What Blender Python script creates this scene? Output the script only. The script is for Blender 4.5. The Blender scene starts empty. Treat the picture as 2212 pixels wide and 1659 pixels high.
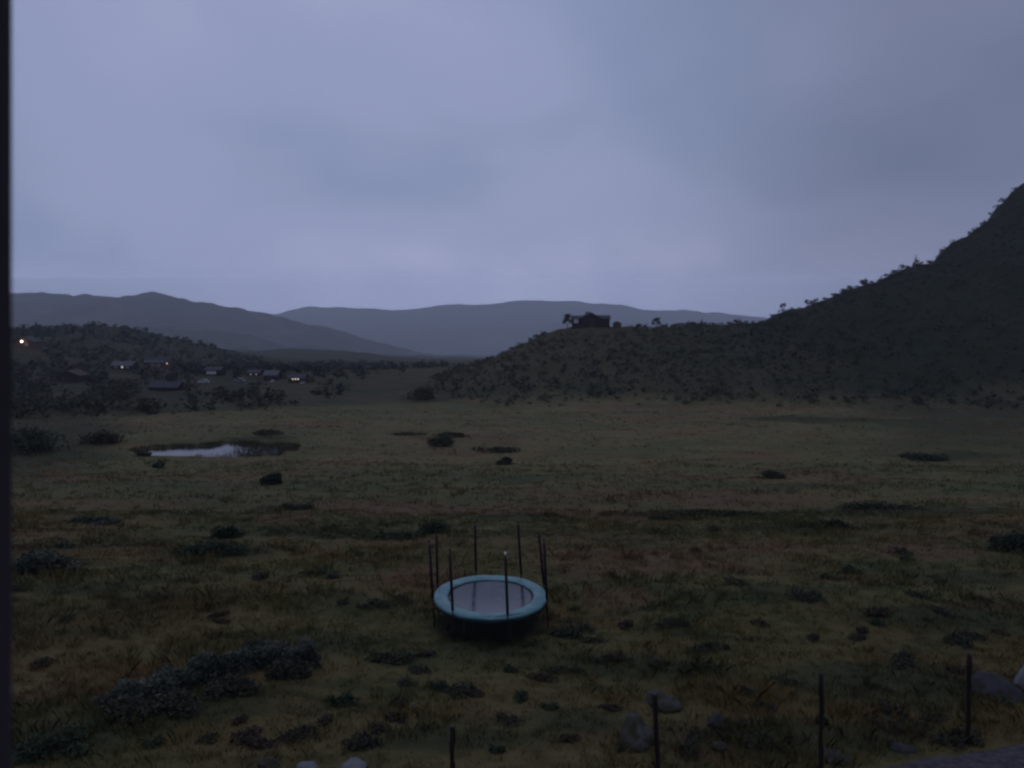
import bpy, bmesh, math, random
import numpy as np
from mathutils import Vector, Matrix

R = math.radians
scene = bpy.context.scene
COL = scene.collection

# ------------------------------------------------------------------ camera
CAM_Z = 9.4
PITCH = 7.0
F = 800.0
cam = bpy.data.cameras.new("camera")
cam.sensor_width = 36.0
cam.lens = 36.0 * F / 1024.0
cam.clip_start = 0.05
cam.clip_end = 20000
cam.dof.use_dof = True
cam.dof.focus_distance = 60.0
cam.dof.aperture_fstop = 6.0
camo = bpy.data.objects.new("camera", cam)
COL.objects.link(camo)
camo.location = (0, 0, CAM_Z)
camo.rotation_euler = (R(90 - PITCH), 0, 0)
scene.camera = camo

# ------------------------------------------------------------------ sky, sun, exposure
SUN_EL, SUN_ROT = R(3.0), R(0.0)
world = bpy.data.worlds.new("World")
scene.world = world
world.use_nodes = True
wn, wl = world.node_tree.nodes, world.node_tree.links
wn.clear()


def N(nodes, t, **kw):
    n = nodes.new(t)
    for k, v in kw.items():
        if k.startswith("i_"):
            n.inputs[k[2:].replace("_", " ")].default_value = v
        else:
            setattr(n, k, v)
    return n


def ramp(nodes, stops, interp="EASE"):
    n = nodes.new("ShaderNodeValToRGB")
    cr = n.color_ramp
    cr.interpolation = interp
    while len(cr.elements) < len(stops):
        cr.elements.new(0.5)
    for e, (p, c) in zip(cr.elements, stops):
        e.position = p
        e.color = tuple(c) + (1,) if hasattr(c, "__len__") else (c, c, c, 1)
    return n


def math_n(nodes, links, op, a, b=None, c=None, clamp=False):
    n = nodes.new("ShaderNodeMath")
    n.operation = op
    n.use_clamp = clamp
    for i, v in enumerate((a, b, c)):
        if v is None:
            continue
        if hasattr(v, "is_output"):
            links.new(v, n.inputs[i])
        else:
            n.inputs[i].default_value = v
    return n.outputs[0]


def mix_n(nodes, links, fac, a, b, blend="MIX"):
    n = nodes.new("ShaderNodeMix")
    n.data_type = "RGBA"
    n.blend_type = blend
    for s, v in ((n.inputs[0], fac), (n.inputs[6], a), (n.inputs[7], b)):
        if hasattr(v, "is_output"):
            links.new(v, s)
        else:
            s.default_value = tuple(v) + (1,) if hasattr(v, "__len__") else v
    return n.outputs[2]


tc = N(wn, "ShaderNodeTexCoord")
sep = N(wn, "ShaderNodeSeparateXYZ")
wl.new(tc.outputs["Generated"], sep.inputs[0])
# cloud sheet seen in perspective: direction divided by height
hz = math_n(wn, wl, "ADD", math_n(wn, wl, "MAXIMUM", sep.outputs[2], 0.0), 0.42)
cu = math_n(wn, wl, "DIVIDE", sep.outputs[0], hz)
cv = math_n(wn, wl, "DIVIDE", sep.outputs[1], hz)
cmb = N(wn, "ShaderNodeCombineXYZ")
wl.new(cu, cmb.inputs[0]); wl.new(cv, cmb.inputs[1])
cl1 = N(wn, "ShaderNodeTexNoise", i_Scale=0.95, i_Detail=3.2, i_Roughness=0.42, i_Distortion=0.5)
cl2 = N(wn, "ShaderNodeTexNoise", i_Scale=2.8, i_Detail=4.0, i_Roughness=0.5, i_Distortion=0.35)
mp = N(wn, "ShaderNodeMapping")
mp.inputs["Location"].default_value = (3.15, 1.2, 0.4)
mp.inputs["Rotation"].default_value = (0, 0, R(40))
mp.inputs["Scale"].default_value = (1.2, 0.9, 1)
wl.new(cmb.outputs[0], mp.inputs[0])
wl.new(mp.outputs[0], cl1.inputs[0]); wl.new(mp.outputs[0], cl2.inputs[0])
clsum = math_n(wn, wl, "ADD", math_n(wn, wl, "MULTIPLY", cl1.outputs[0], 0.86), math_n(wn, wl, "MULTIPLY", cl2.outputs[0], 0.14))
crmp = ramp(wn, [(0.33, (0.154, 0.192, 0.304)), (0.50, (0.196, 0.226, 0.352)), (0.68, (0.252, 0.270, 0.408))])
wl.new(clsum, crmp.inputs[0])
# thin bright patch of cloud straight ahead, where the last light comes through
dp = N(wn, "ShaderNodeVectorMath", operation="DOT_PRODUCT")
wl.new(tc.outputs["Generated"], dp.inputs[0])
dv = Vector((-0.22, 1.0, 0.19)).normalized()
dp.inputs[1].default_value = dv
gl = N(wn, "ShaderNodeMapRange", interpolation_type="SMOOTHERSTEP")
gl.inputs["From Min"].default_value = 0.76
gl.inputs["From Max"].default_value = 1.0
gl.inputs["To Min"].default_value = 0.90
gl.inputs["To Max"].default_value = 1.44
wl.new(dp.outputs["Value"], gl.inputs["Value"])
# overcast skies are brighter overhead
ov = N(wn, "ShaderNodeMapRange", interpolation_type="SMOOTHSTEP")
ov.inputs["From Min"].default_value = 0.36
ov.inputs["From Max"].default_value = 0.95
ov.inputs["To Min"].default_value = 1.0
ov.inputs["To Max"].default_value = 1.9
wl.new(sep.outputs[2], ov.inputs["Value"])
hl_ = N(wn, "ShaderNodeFloatCurve")
hc = hl_.mapping.curves[0]
# the sky behind the haze: paler towards the horizon, where one looks through most of the air
HAZE_D, HAZE_TOP, HAZE_FAR = 0.000180, 90.0, 9450.0
HORIZON = []
for a_ in (0.0, 0.055, 0.066, 0.08, 0.10, 0.13, 0.17, 0.233, 0.34, 0.465, 0.7, 1.0):
    T_ = math.exp(-HAZE_D * min(HAZE_FAR, (HAZE_TOP - CAM_Z) / max(a_ * 0.15, 1e-6)))
    HORIZON.append((a_, min((1 - (1 - T_) * 0.56) / T_, 3.3) * 0.97))
for q, (a_, b_) in enumerate(HORIZON):
    if q == 0:
        hc.points[0].location = (a_, b_ / 3.3)
    elif q == len(HORIZON) - 1:
        hc.points[-1].location = (a_, b_ / 3.3)
    else:
        hc.points.new(a_, b_ / 3.3)
hl_.mapping.update()
hzv = math_n(wn, wl, "DIVIDE", math_n(wn, wl, "ADD", sep.outputs[2], 0.0), 0.15, clamp=True)
hl2 = math_n(wn, wl, "MULTIPLY", hl_.outputs[0], 3.3)
wl.new(hzv, hl_.inputs["Value"])
fac = math_n(wn, wl, "MULTIPLY", math_n(wn, wl, "MULTIPLY", gl.outputs[0], ov.outputs[0]), hl2)
vm = N(wn, "ShaderNodeVectorMath", operation="SCALE")
wl.new(crmp.outputs[0], vm.inputs[0]); wl.new(fac, vm.inputs["Scale"])
sky = N(wn, "ShaderNodeTexSky", sky_type="NISHITA", sun_disc=False)
sky.sun_elevation = SUN_EL
sky.sun_rotation = SUN_ROT
skyS = N(wn, "ShaderNodeVectorMath", operation="SCALE")
skyS.inputs["Scale"].default_value = 0.0002
wl.new(sky.outputs[0], skyS.inputs[0])
vadd = N(wn, "ShaderNodeVectorMath", operation="ADD")
wl.new(vm.outputs[0], vadd.inputs[0]); wl.new(skyS.outputs[0], vadd.inputs[1])
bg = N(wn, "ShaderNodeBackground")
bg.inputs["Strength"].default_value = 1.0
wl.new(vadd.outputs[0], bg.inputs["Color"])
wo = N(wn, "ShaderNodeOutputWorld")
wl.new(bg.outputs[0], wo.inputs["Surface"])

sund = bpy.data.lights.new("sun", "SUN")
sund.energy = 0.02          # the sun is down behind the overcast: only a trace is left
sund.angle = R(60)
sund.color = (1.0, 0.93, 0.88)
suno = bpy.data.objects.new("sun", sund)
COL.objects.link(suno)
suno.rotation_euler = (R(-60), 0, 0)
suno.location = (0, 60, 80)

vs = scene.view_settings
scene.display_settings.display_device = "sRGB"
vs.view_transform = "Standard"
vs.look = "None"
vs.exposure = 0.0
vs.gamma = 1.0
vs.use_curve_mapping = False
cy = scene.cycles
cy.use_denoising = True
cy.max_bounces = 5
cy.diffuse_bounces = 3
cy.glossy_bounces = 3
cy.volume_bounces = 1
cy.filter_width = 2.5

# ------------------------------------------------------------------ noise + terrain
def _hash(i, j, s):
    i = i.astype(np.int64); j = j.astype(np.int64)
    h = (i * 374761393 + j * 668265263 + s * 1274126177) & 0xFFFFFFFF
    h = ((h ^ (h >> 13)) * 1274126177) & 0xFFFFFFFF
    return ((h ^ (h >> 16)) & 0xFFFFFF) / float(0xFFFFFF)


def vn(x, y, s=0):
    x = np.asarray(x, float); y = np.asarray(y, float)
    i = np.floor(x); j = np.floor(y)
    u = x - i; v = y - j
    u = u * u * u * (u * (6 * u - 15) + 10); v = v * v * v * (v * (6 * v - 15) + 10)
    a = _hash(i, j, s); b = _hash(i + 1, j, s); c = _hash(i, j + 1, s); d = _hash(i + 1, j + 1, s)
    return (a * (1 - u) + b * u) * (1 - v) + (c * (1 - u) + d * u) * v


def fbm(x, y, s=0, o=4, g=0.5):
    t = 0; a = 1; n = 0
    for k in range(o):
        t = t + a * vn(x * 2 ** k + 17.3 * k, y * 2 ** k - 9.1 * k, s + k)
        n += a; a *= g
    return t / n - 0.5


def smooth(t):
    t = np.clip(t, 0, 1)
    return t * t * (3 - 2 * t)


D = 1024.0 / 2212.0          # picture units (2212 wide) to pixels of the 1024-wide frame


def ray(dx, dy):
    """direction (dx/dY, dz/dY) of a spot of the picture, from the camera"""
    px, py = dx * D - 512.0, dy * D - 384.0
    c, s = math.cos(R(PITCH)), math.sin(R(PITCH))
    d = Vector((px / F, c - py / F * s, -s - py / F * c))
    return d.x / d.y, d.z / d.y


BY = np.array([-60, -20, 0, 8, 14, 20, 24, 40, 60, 80, 88, 103, 115, 150, 200, 270, 340, 600, 1200, 2200, 4000, 7000, 11500], float)
BZ = np.array([7.0, 5.2, 3.2, 1.9, 0.75, 0.0, -0.25, -2.6, -5.9, -9.0, -10.2, -10.5, -11.4, -14.0, -16.6, -19.2, -26, -46, -101, -186, -345, -610, -1000], float)
_by = np.linspace(-60, 11500, 115601)
_bz = np.interp(_by, BY, BZ)
_k = np.hanning(41); _k /= _k.sum()
_bz = np.convolve(np.pad(_bz, 20, mode="edge"), _k, mode="valid")


def base(y):
    return np.interp(y, _by, _bz)


def crest_table(pts):
    out = []
    for dx, dy, Y in pts:
        a, b = ray(dx, dy)
        out.append((a * Y, Y, CAM_Z + b * Y))
    return np.array(out)


# the ridge line of the hill on the right: (picture x, picture y, distance)
HILL = crest_table([(760, 868, 222), (870, 846, 222), (940, 820, 222), (1000, 797, 224), (1050, 775, 226), (1100, 752, 228),
                    (1150, 730, 230), (1210, 712, 232), (1260, 709, 232), (1330, 708, 233), (1400, 708, 236),
                    (1450, 702, 240), (1480, 696, 242), (1560, 697, 244), (1640, 699, 246), (1665, 690, 247),
                    (1690, 673, 248), (1750, 657, 250), (1840, 622, 252), (1900, 606, 254), (1950, 582, 256),
                    (2025, 566, 258), (2045, 540, 258), (2060, 523, 259), (2100, 500, 260), (2150, 474, 261),
                    (2168, 445, 262), (2185, 420, 262), (2212, 396, 263), (2290, 350, 265), (2420, 300, 268), (2900, 250, 275)])
VILL = crest_table([(-900, 740, 420), (-300, 722, 420), (0, 716, 420), (60, 708, 420), (200, 705, 420), (260, 709, 420), (330, 725, 420),
                    (400, 742, 420), (500, 766, 420), (600, 792, 420), (680, 812, 415), (760, 838, 410), (860, 860, 405)])
PX, PY, PZ = -35.2, 95.4, -10.5       # the pond


def pond_r(x, y):
    a = np.arctan2(y - PY, x - PX)
    r = np.hypot((x - PX) / 8.4, (y - PY) / 3.7)
    return r + 0.10 * np.sin(3 * a + 0.6) + 0.07 * np.sin(5 * a + 2.0) + 0.5 * (fbm(x / 2.5, y / 2.5, 91, 2))


def hill_amount(x, y):
    yc = np.interp(x, HILL[:, 0], HILL[:, 1])
    zc = np.interp(x, HILL[:, 0], HILL[:, 2])
    rise = np.maximum(zc - base(yc), 0.0)
    foot = np.interp(x, [-30, 0, 20, 60, 130, 200], [176, 152, 145, 141, 128, 116]) + 34 * fbm(x / 20, y / 45, 33, 4)
    t = np.clip((y - foot) / (yc - foot), 0, 1)
    s = smooth(t) * 0.55 + 0.45 * t ** 1.1
    s = np.where(y > yc, 1 - 0.8 * np.clip((y - yc) / 75.0, 0, 1), s)
    fade = smooth((x + 75) / 30)
    return rise * s * fade, s * fade * smooth(rise / 4)


def vill_amount(x, y):
    yc = np.interp(x, VILL[:, 0], VILL[:, 1])
    zc = np.interp(x, VILL[:, 0], VILL[:, 2])
    rise = np.maximum(zc - base(yc), 0.0)
    t = np.clip((y - 175) / (yc - 175), 0, 1)
    s = t ** 1.15
    s = np.where(y > yc, 1 - 0.8 * smooth((y - yc) / 150.0), s)
    return rise * s * (1 - smooth((x + 75) / 50)), s


def ground(x, y):
    x = np.asarray(x, float); y = np.asarray(y, float)
    z = base(y)
    h, hm = hill_amount(x, y)
    v, vm_ = vill_amount(x, y)
    z = z + h + v
    pad = 1 - smooth((2.6 - np.hypot(x + 0.62, y - 21.95)) / 1.6)
    near = smooth((y - 8) / 6)
    z = z + pad * (0.10 * fbm(x / 1.1, y / 1.1, 3, 3) + 0.42 * fbm(x / 6.0, y / 6.0, 7, 3)) * (0.4 + 0.6 * near)
    mid = smooth((y - 30) / 30)
    z = z + mid * 1.1 * fbm(x / 17.0, y / 15.0, 11, 3)
    z = z + hm * (3.2 * fbm(x / 22.0, y / 22.0, 21, 4) + 1.2 * fbm(x / 5.0, y / 5.0, 25, 3)) * smooth((y - 150) / 40)
    crag = hm * smooth((x - 95) / 40) * smooth((y - 200) / 40)
    z = z + crag * (5.0 * np.abs(fbm(x / 14.0, y / 14.0, 27, 4)) + 1.6 * fbm(x / 3.5, y / 3.5, 29, 3) - 1.2)
    z = z + smooth((y - 160) / 60) * (1 - hm) * 2.2 * fbm(x / 26.0, y / 26.0, 31, 3)
    far = smooth((y - 420) / 500)
    z = z + far * 24 * fbm(x / 220.0, y / 220.0, 41, 4)
    # shore of the pond
    pr = pond_r(x, y)
    k = smooth((2.3 - pr) / 1.1)
    z = z * (1 - k) + k * (PZ + 0.12 + 0.10 * fbm(x / 1.3, y / 1.3, 51, 2))
    z = z - 0.75 * smooth((1.06 - pr) / 0.12)
    return z


def at(dx, dy, ymin=9.0, ymax=460.0):
    """the point of the ground a spot of the picture shows"""
    a, b = ray(dx, dy)
    ys = np.geomspace(ymin, ymax, 6000)
    d = ground(a * ys, ys) - (CAM_Z + b * ys)
    i = np.argmax(d > 0)
    if d[i] <= 0:
        i = np.argmin(-d)
    Y = ys[i]
    return a * Y, Y, float(ground(a * Y, Y))


def at_dist(dx, Y):
    a, _ = ray(dx, 830)
    return a * Y, Y, float(ground(a * Y, Y))


def m_per_unit(Y, z):
    """metres per picture unit at a point"""
    return (Y * math.cos(R(PITCH)) + (CAM_Z - z) * math.sin(R(PITCH))) / F * D


# stretches of rusty heath and of dark wet growth: picture position and half size, turned into places on the ground
HEATH_P = [(1480, 1078, 330, 20), (860, 1098, 260, 20), (1300, 1112, 180, 12), (2085, 912, 60, 16), (150, 1478, 60, 18), (1390, 1218, 230, 34),
           (900, 1245, 90, 22), (620, 1120, 60, 12), (1980, 1190, 120, 20), (2110, 1460, 60, 20), (230, 922, 110, 8), (1640, 1180, 150, 16), (1330, 1290, 90, 25)]
DARK_P = [(1130, 1114, 160, 7), (780, 1158, 230, 14), (470, 1186, 130, 18), (1540, 1110, 210, 9), (1950, 1102, 220, 10), (1680, 1142, 130, 8),
          (200, 1180, 200, 8), (620, 1096, 60, 6), (1330, 1440, 160, 34), (1500, 1450, 110, 22), (880, 1420, 90, 20), (1900, 1480, 260, 60),
          (400, 1520, 220, 34), (120, 1600, 160, 50), (2000, 1330, 200, 26), (1060, 1400, 130, 22), (1700, 1600, 300, 40), (1250, 1560, 120, 30),
          (1000, 1600, 260, 26), (2080, 1250, 140, 20), (560, 945, 90, 5), (1750, 905, 160, 8), (2050, 985, 160, 10)]


def _spots(ps):
    out = []
    for dx, dy, w, h in ps:
        x, y, z = at(dx, dy)
        k = m_per_unit(y, z)
        y1 = at(dx, dy - h)[1]; y0 = at(dx, dy + h)[1]
        out.append((x, y, max(w * k, 0.3), max((y1 - y0) / 2, 0.4)))
    return out


HEATH_S, DARK_S = _spots(HEATH_P), _spots(DARK_P)


def cover(x, y, sp, seed):
    w = 0.55 * fbm(x / 1.8, y / 1.8, seed, 4) + 0.5 * fbm(x / 6.0, y / 5.0, seed + 4, 3)
    a = np.zeros(np.shape(x))
    for cx, cyy, rx, ry in sp:
        d = np.hypot((x - cx) / rx, (y - cyy) / ry)
        a = np.maximum(a, smooth((1.25 - d + 1.1 * w) / 0.7))
    return a


def peat(x, y):  # mask for the trampoline's shade, painted into soil and grass colour
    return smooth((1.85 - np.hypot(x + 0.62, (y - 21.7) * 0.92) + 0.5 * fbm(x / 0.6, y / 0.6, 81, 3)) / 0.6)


# ------------------------------------------------------------------ object helpers
def tag(o, label=None, cat=None, group=None, kind=None):
    if label: o["label"] = label
    if cat: o["category"] = cat
    if group: o["group"] = group
    if kind: o["kind"] = kind
    return o


def empty(name, loc, rz=0.0, label=None, cat=None, group=None):
    o = bpy.data.objects.new(name, None)
    o.empty_display_size = 0.3
    COL.objects.link(o)
    o.location = loc
    o.rotation_euler = (0, 0, rz)
    return tag(o, label, cat, group)


def link(name, me, mat=None, parent=None, loc=None, rz=None):
    o = bpy.data.objects.new(name, me)
    COL.objects.link(o)
    if mat is not None and not me.materials:
        me.materials.append(mat)
    if parent is not None:
        o.parent = parent
    if loc is not None:
        o.location = loc
    if rz is not None:
        o.rotation_euler = (0, 0, rz)
    return o


def dup(root, loc, rz=0.0, sc=(1, 1, 1), label=None, group=None):
    r = root.copy()
    COL.objects.link(r)
    r.location = loc
    r.rotation_euler = (0, 0, rz)
    r.scale = sc
    if label: r["label"] = label
    if group: r["group"] = group
    for ch in list(root.children):
        c = ch.copy()
        COL.objects.link(c)
        c.parent = r
        for g in list(ch.children):
            d = g.copy()
            COL.objects.link(d)
            d.parent = c
    return r


def np_mesh(name, V, Fc, smoothed=False, **attrs):
    """V (n,3); Fc (m,k) faces of k corners each"""
    V = np.ascontiguousarray(V, dtype=np.float32); Fc = np.ascontiguousarray(Fc, dtype=np.int32)
    me = bpy.data.meshes.new(name)
    m, k = Fc.shape
    me.vertices.add(len(V)); me.vertices.foreach_set("co", V.ravel())
    me.loops.add(m * k); me.loops.foreach_set("vertex_index", Fc.ravel())
    me.polygons.add(m)
    me.polygons.foreach_set("loop_start", np.arange(0, m * k, k, dtype=np.int32))
    if smoothed:
        me.polygons.foreach_set("use_smooth", np.ones(m, dtype=bool))
    for n, a in attrs.items():
        at_ = me.attributes.new(n, "FLOAT", "POINT")
        at_.data.foreach_set("value", np.ascontiguousarray(a, dtype=np.float32))
    me.update(calc_edges=True)
    me.validate()
    return me


def bm_mesh(name, bm, smoothed=False):
    me = bpy.data.meshes.new(name)
    bmesh.ops.recalc_face_normals(bm, faces=bm.faces)
    bm.to_mesh(me)
    bm.free()
    if smoothed:
        for p in me.polygons: p.use_smooth = True
    return me


def add_box(bm, c, s, bevel=0.0, rz=0.0):
    M = Matrix.Translation(c) @ Matrix.Rotation(rz, 4, "Z") @ Matrix.Diagonal((s[0], s[1], s[2], 1))
    r = bmesh.ops.create_cube(bm, size=1, matrix=M)
    if bevel:
        es = list({e for v in r["verts"] for e in v.link_edges})
        bmesh.ops.bevel(bm, geom=es, offset=bevel, segments=1, affect="EDGES")


def box(name, c, s, mat, parent, bevel=0.0, rz=0.0):
    bm = bmesh.new()
    add_box(bm, c, s, bevel, rz)
    return link(name, bm_mesh(name, bm), mat, parent)


def add_tube(bm, pts, rad, seg=10, cap=True):
    pts = [Vector(p) for p in pts]
    n = len(pts)
    rad = rad if hasattr(rad, "__len__") else [rad] * n
    rings = []
    for i, p in enumerate(pts):
        t = (pts[min(i + 1, n - 1)] - pts[max(i - 1, 0)]).normalized()
        q = t.to_track_quat("Z", "Y")
        rings.append([bm.verts.new(p + q @ Vector((math.cos(a) * rad[i], math.sin(a) * rad[i], 0)))
                      for a in [2 * math.pi * k / seg for k in range(seg)]])
    for a, b in zip(rings, rings[1:]):
        for k in range(seg):
            bm.faces.new((a[k], a[(k + 1) % seg], b[(k + 1) % seg], b[k]))
    if cap:
        bm.faces.new(rings[0][::-1]); bm.faces.new(rings[-1])


def tube(name, pts, rad, mat, parent, seg=10):
    bm = bmesh.new()
    add_tube(bm, pts, rad, seg)
    return link(name, bm_mesh(name, bm, True), mat, parent)


# ------------------------------------------------------------------ materials
def new_mat(name):
    m = bpy.data.materials.new(name)
    m.use_nodes = True
    nt = m.node_tree
    b = nt.nodes["Principled BSDF"]
    return m, nt.nodes, nt.links, b


def plain(name, c1, c2=None, scale=4.0, rough=0.8, spec=0.3, bump=0.0, metal=0.0, detail=4, aniso=None):
    m, n, l, b = new_mat(name)
    b.inputs["Roughness"].default_value = rough
    b.inputs["Specular IOR Level"].default_value = spec
    b.inputs["Metallic"].default_value = metal
    t = N(n, "ShaderNodeTexCoord")
    nz = N(n, "ShaderNodeTexNoise", i_Scale=scale, i_Detail=detail, i_Roughness=0.6)
    if aniso:
        mpn = N(n, "ShaderNodeMapping")
        mpn.inputs["Scale"].default_value = aniso
        l.new(t.outputs["Object"], mpn.inputs[0]); l.new(mpn.outputs[0], nz.inputs[0])
    else:
        l.new(t.outputs["Object"], nz.inputs[0])
    rp = ramp(n, [(0.35, c1), (0.65, c2 or c1)], "LINEAR")
    l.new(nz.outputs[0], rp.inputs[0])
    l.new(rp.outputs[0], b.inputs["Base Color"])
    if bump:
        bp = N(n, "ShaderNodeBump", i_Strength=bump, i_Distance=0.02)
        l.new(nz.outputs[0], bp.inputs["Height"]); l.new(bp.outputs[0], b.inputs["Normal"])
    return m


def leafmat(name, c1, c2, rough=0.75, spec=0.2):
    m, n, l, b = new_mat(name)
    a = N(n, "ShaderNodeAttribute", attribute_name="tint")
    oi = N(n, "ShaderNodeObjectInfo")
    v = math_n(n, l, "ADD", a.outputs["Fac"], math_n(n, l, "MULTIPLY", math_n(n, l, "SUBTRACT", oi.outputs["Random"], 0.5), 0.3), clamp=True)
    rp = ramp(n, [(0.0, c1), (1.0, c2)], "LINEAR")
    l.new(v, rp.inputs[0])
    l.new(rp.outputs[0], b.inputs["Base Color"])
    b.inputs["Roughness"].default_value = rough
    b.inputs["Specular IOR Level"].default_value = spec
    return m


def emis(name, col, st):
    m, n, l, b = new_mat(name)
    b.inputs["Base Color"].default_value = (*col, 1)
    b.inputs["Emission Color"].default_value = (*col, 1)
    b.inputs["Emission Strength"].default_value = st
    return m


# meadow colours, the same for the soil and for the tufts that grow on it
def meadow_color(n, l):
    g = N(n, "ShaderNodeNewGeometry")
    pos = g.outputs["Position"]
    sp = N(n, "ShaderNodeSeparateXYZ"); l.new(pos, sp.inputs[0])

    def noise(scale, detail=4, rough=0.55, sx=1.0, sy=1.0, off=0.0, dist=0.0):
        mm = N(n, "ShaderNodeMapping")
        mm.inputs["Scale"].default_value = (sx, sy, 0.6)
        mm.inputs["Location"].default_value = (off, off * 1.7, 0)
        l.new(pos, mm.inputs[0])
        t = N(n, "ShaderNodeTexNoise", i_Scale=scale, i_Detail=detail, i_Roughness=rough, i_Distortion=dist)
        l.new(mm.outputs[0], t.inputs[0])
        return t.outputs[0]

    big = noise(0.055, 3, 0.5, 0.7, 1.4, 3.0, 0.6)
    r1 = ramp(n, [(0.38, (0.088, 0.083, 0.030)), (0.52, (0.106, 0.086, 0.033)), (0.66, (0.123, 0.080, 0.036))]); l.new(big, r1.inputs[0])
    # paler with distance, out onto the wet plain
    pl = N(n, "ShaderNodeMapRange", interpolation_type="SMOOTHSTEP")
    pl.inputs["From Min"].default_value = 16; pl.inputs["From Max"].default_value = 105
    l.new(sp.outputs[1], pl.inputs["Value"])
    r2 = ramp(n, [(0.36, (0.116, 0.105, 0.042)), (0.55, (0.148, 0.122, 0.053)), (0.70, (0.152, 0.102, 0.051))])
    l.new(noise(0.042, 3, 0.5, 0.6, 1.7, 9.0, 0.8), r2.inputs[0])
    col = mix_n(n, l, pl.outputs[0], r1.outputs[0], r2.outputs[0])
    bp_r = ramp(n, [(0.40, (0.74, 0.84, 0.80)), (0.52, (1.0, 1.0, 1.0)), (0.64, (1.02, 0.86, 0.84))]); l.new(noise(0.10, 5, 0.6, 0.55, 1.6, 57.0, 1.0), bp_r.inputs[0])
    col = mix_n(n, l, 1.0, col, bp_r.outputs[0], "MULTIPLY")
    # green and dark growth
    gr = ramp(n, [(0.50, 0.0), (0.62, 1.0)]); l.new(noise(0.33, 5, 0.6, 0.55, 1.25, 21.0, 0.7), gr.inputs[0])
    gf = math_n(n, l, "MULTIPLY", gr.outputs[0], math_n(n, l, "SUBTRACT", 0.72, math_n(n, l, "MULTIPLY", pl.outputs[0], 0.42)))
    col = mix_n(n, l, gf, col, (0.036, 0.041, 0.015))
    rd = ramp(n, [(0.56, 0.0), (0.68, 1.0)]); l.new(noise(0.23, 4, 0.6, 0.5, 1.4, 41.0, 0.5), rd.inputs[0])
    col = mix_n(n, l, math_n(n, l, "MULTIPLY", rd.outputs[0], 0.65), col, (0.112, 0.063, 0.032))
    # mottling
    hp = N(n, "ShaderNodeAttribute", attribute_name="heath")
    col = mix_n(n, l, math_n(n, l, "MULTIPLY", hp.outputs["Fac"], 0.75), col, (0.128, 0.076, 0.039))
    dk = N(n, "ShaderNodeAttribute", attribute_name="dark")
    col = mix_n(n, l, math_n(n, l, "MULTIPLY", dk.outputs["Fac"], 0.80), col, (0.038, 0.041, 0.017))
    pt = N(n, "ShaderNodeAttribute", attribute_name="peat")  # peat: mask of the painted shade under the trampoline
    col = mix_n(n, l, math_n(n, l, "MULTIPLY", pt.outputs["Fac"], 0.92), col, (0.006, 0.006, 0.003))  # near-black shade under the trampoline, put into the colour
    ft = ramp(n, [(0.30, 0.62), (0.70, 1.28)], "LINEAR"); l.new(noise(2.1, 6, 0.68, 0.8, 1.1, 5.0), ft.inputs[0])
    col = mix_n(n, l, 1.0, col, ft.outputs[0], "MULTIPLY")
    return col


def terrain_mat():
    m, n, l, b = new_mat("ground")
    col = meadow_color(n, l)
    g = N(n, "ShaderNodeNewGeometry")
    scrub = N(n, "ShaderNodeAttribute", attribute_name="scrub")
    nz = N(n, "ShaderNodeTexNoise", i_Scale=0.085, i_Detail=6, i_Roughness=0.62, i_Distortion=0.4)
    l.new(g.outputs["Position"], nz.inputs[0])
    rs = ramp(n, [(0.34, (0.021, 0.031, 0.014)), (0.50, (0.040, 0.039, 0.019)), (0.66, (0.055, 0.042, 0.024))])
    l.new(nz.outputs[0], rs.inputs[0])
    n2 = N(n, "ShaderNodeTexNoise", i_Scale=0.6, i_Detail=5, i_Roughness=0.65)
    l.new(g.outputs["Position"], n2.inputs[0])
    r2 = ramp(n, [(0.3, 0.55), (0.7, 1.35)], "LINEAR"); l.new(n2.outputs[0], r2.inputs[0])
    sc = mix_n(n, l, 1.0, rs.outputs[0], r2.outputs[0], "MULTIPLY")
    wd = N(n, "ShaderNodeAttribute", attribute_name="wood")
    sc = mix_n(n, l, math_n(n, l, "MULTIPLY", wd.outputs["Fac"], 0.72), sc, (0.0105, 0.0165, 0.0072))
    col = mix_n(n, l, scrub.outputs["Fac"], col, sc)
    l.new(col, b.inputs["Base Color"])
    b.inputs["Roughness"].default_value = 0.95
    b.inputs["Specular IOR Level"].default_value = 0.1
    n3 = N(n, "ShaderNodeTexNoise", i_Scale=3.5, i_Detail=6, i_Roughness=0.7)
    l.new(g.outputs["Position"], n3.inputs[0])
    bp = N(n, "ShaderNodeBump", i_Strength=0.7, i_Distance=0.12)
    l.new(n3.outputs[0], bp.inputs["Height"]); l.new(bp.outputs[0], b.inputs["Normal"])
    return m


def grass_mat():
    m, n, l, b = new_mat("meadow_grass")
    col = meadow_color(n, l)
    a = N(n, "ShaderNodeAttribute", attribute_name="tint")
    rp = ramp(n, [(0.0, (0.95, 1.02, 0.88)), (0.5, (1.35, 1.33, 1.25)), (1.0, (1.95, 1.75, 1.55))], "LINEAR")
    l.new(a.outputs["Fac"], rp.inputs[0])
    col = mix_n(n, l, 1.0, col, rp.outputs[0], "MULTIPLY")
    l.new(col, b.inputs["Base Color"])
    b.inputs["Roughness"].default_value = 0.8
    b.inputs["Specular IOR Level"].default_value = 0.15
    return m


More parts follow.
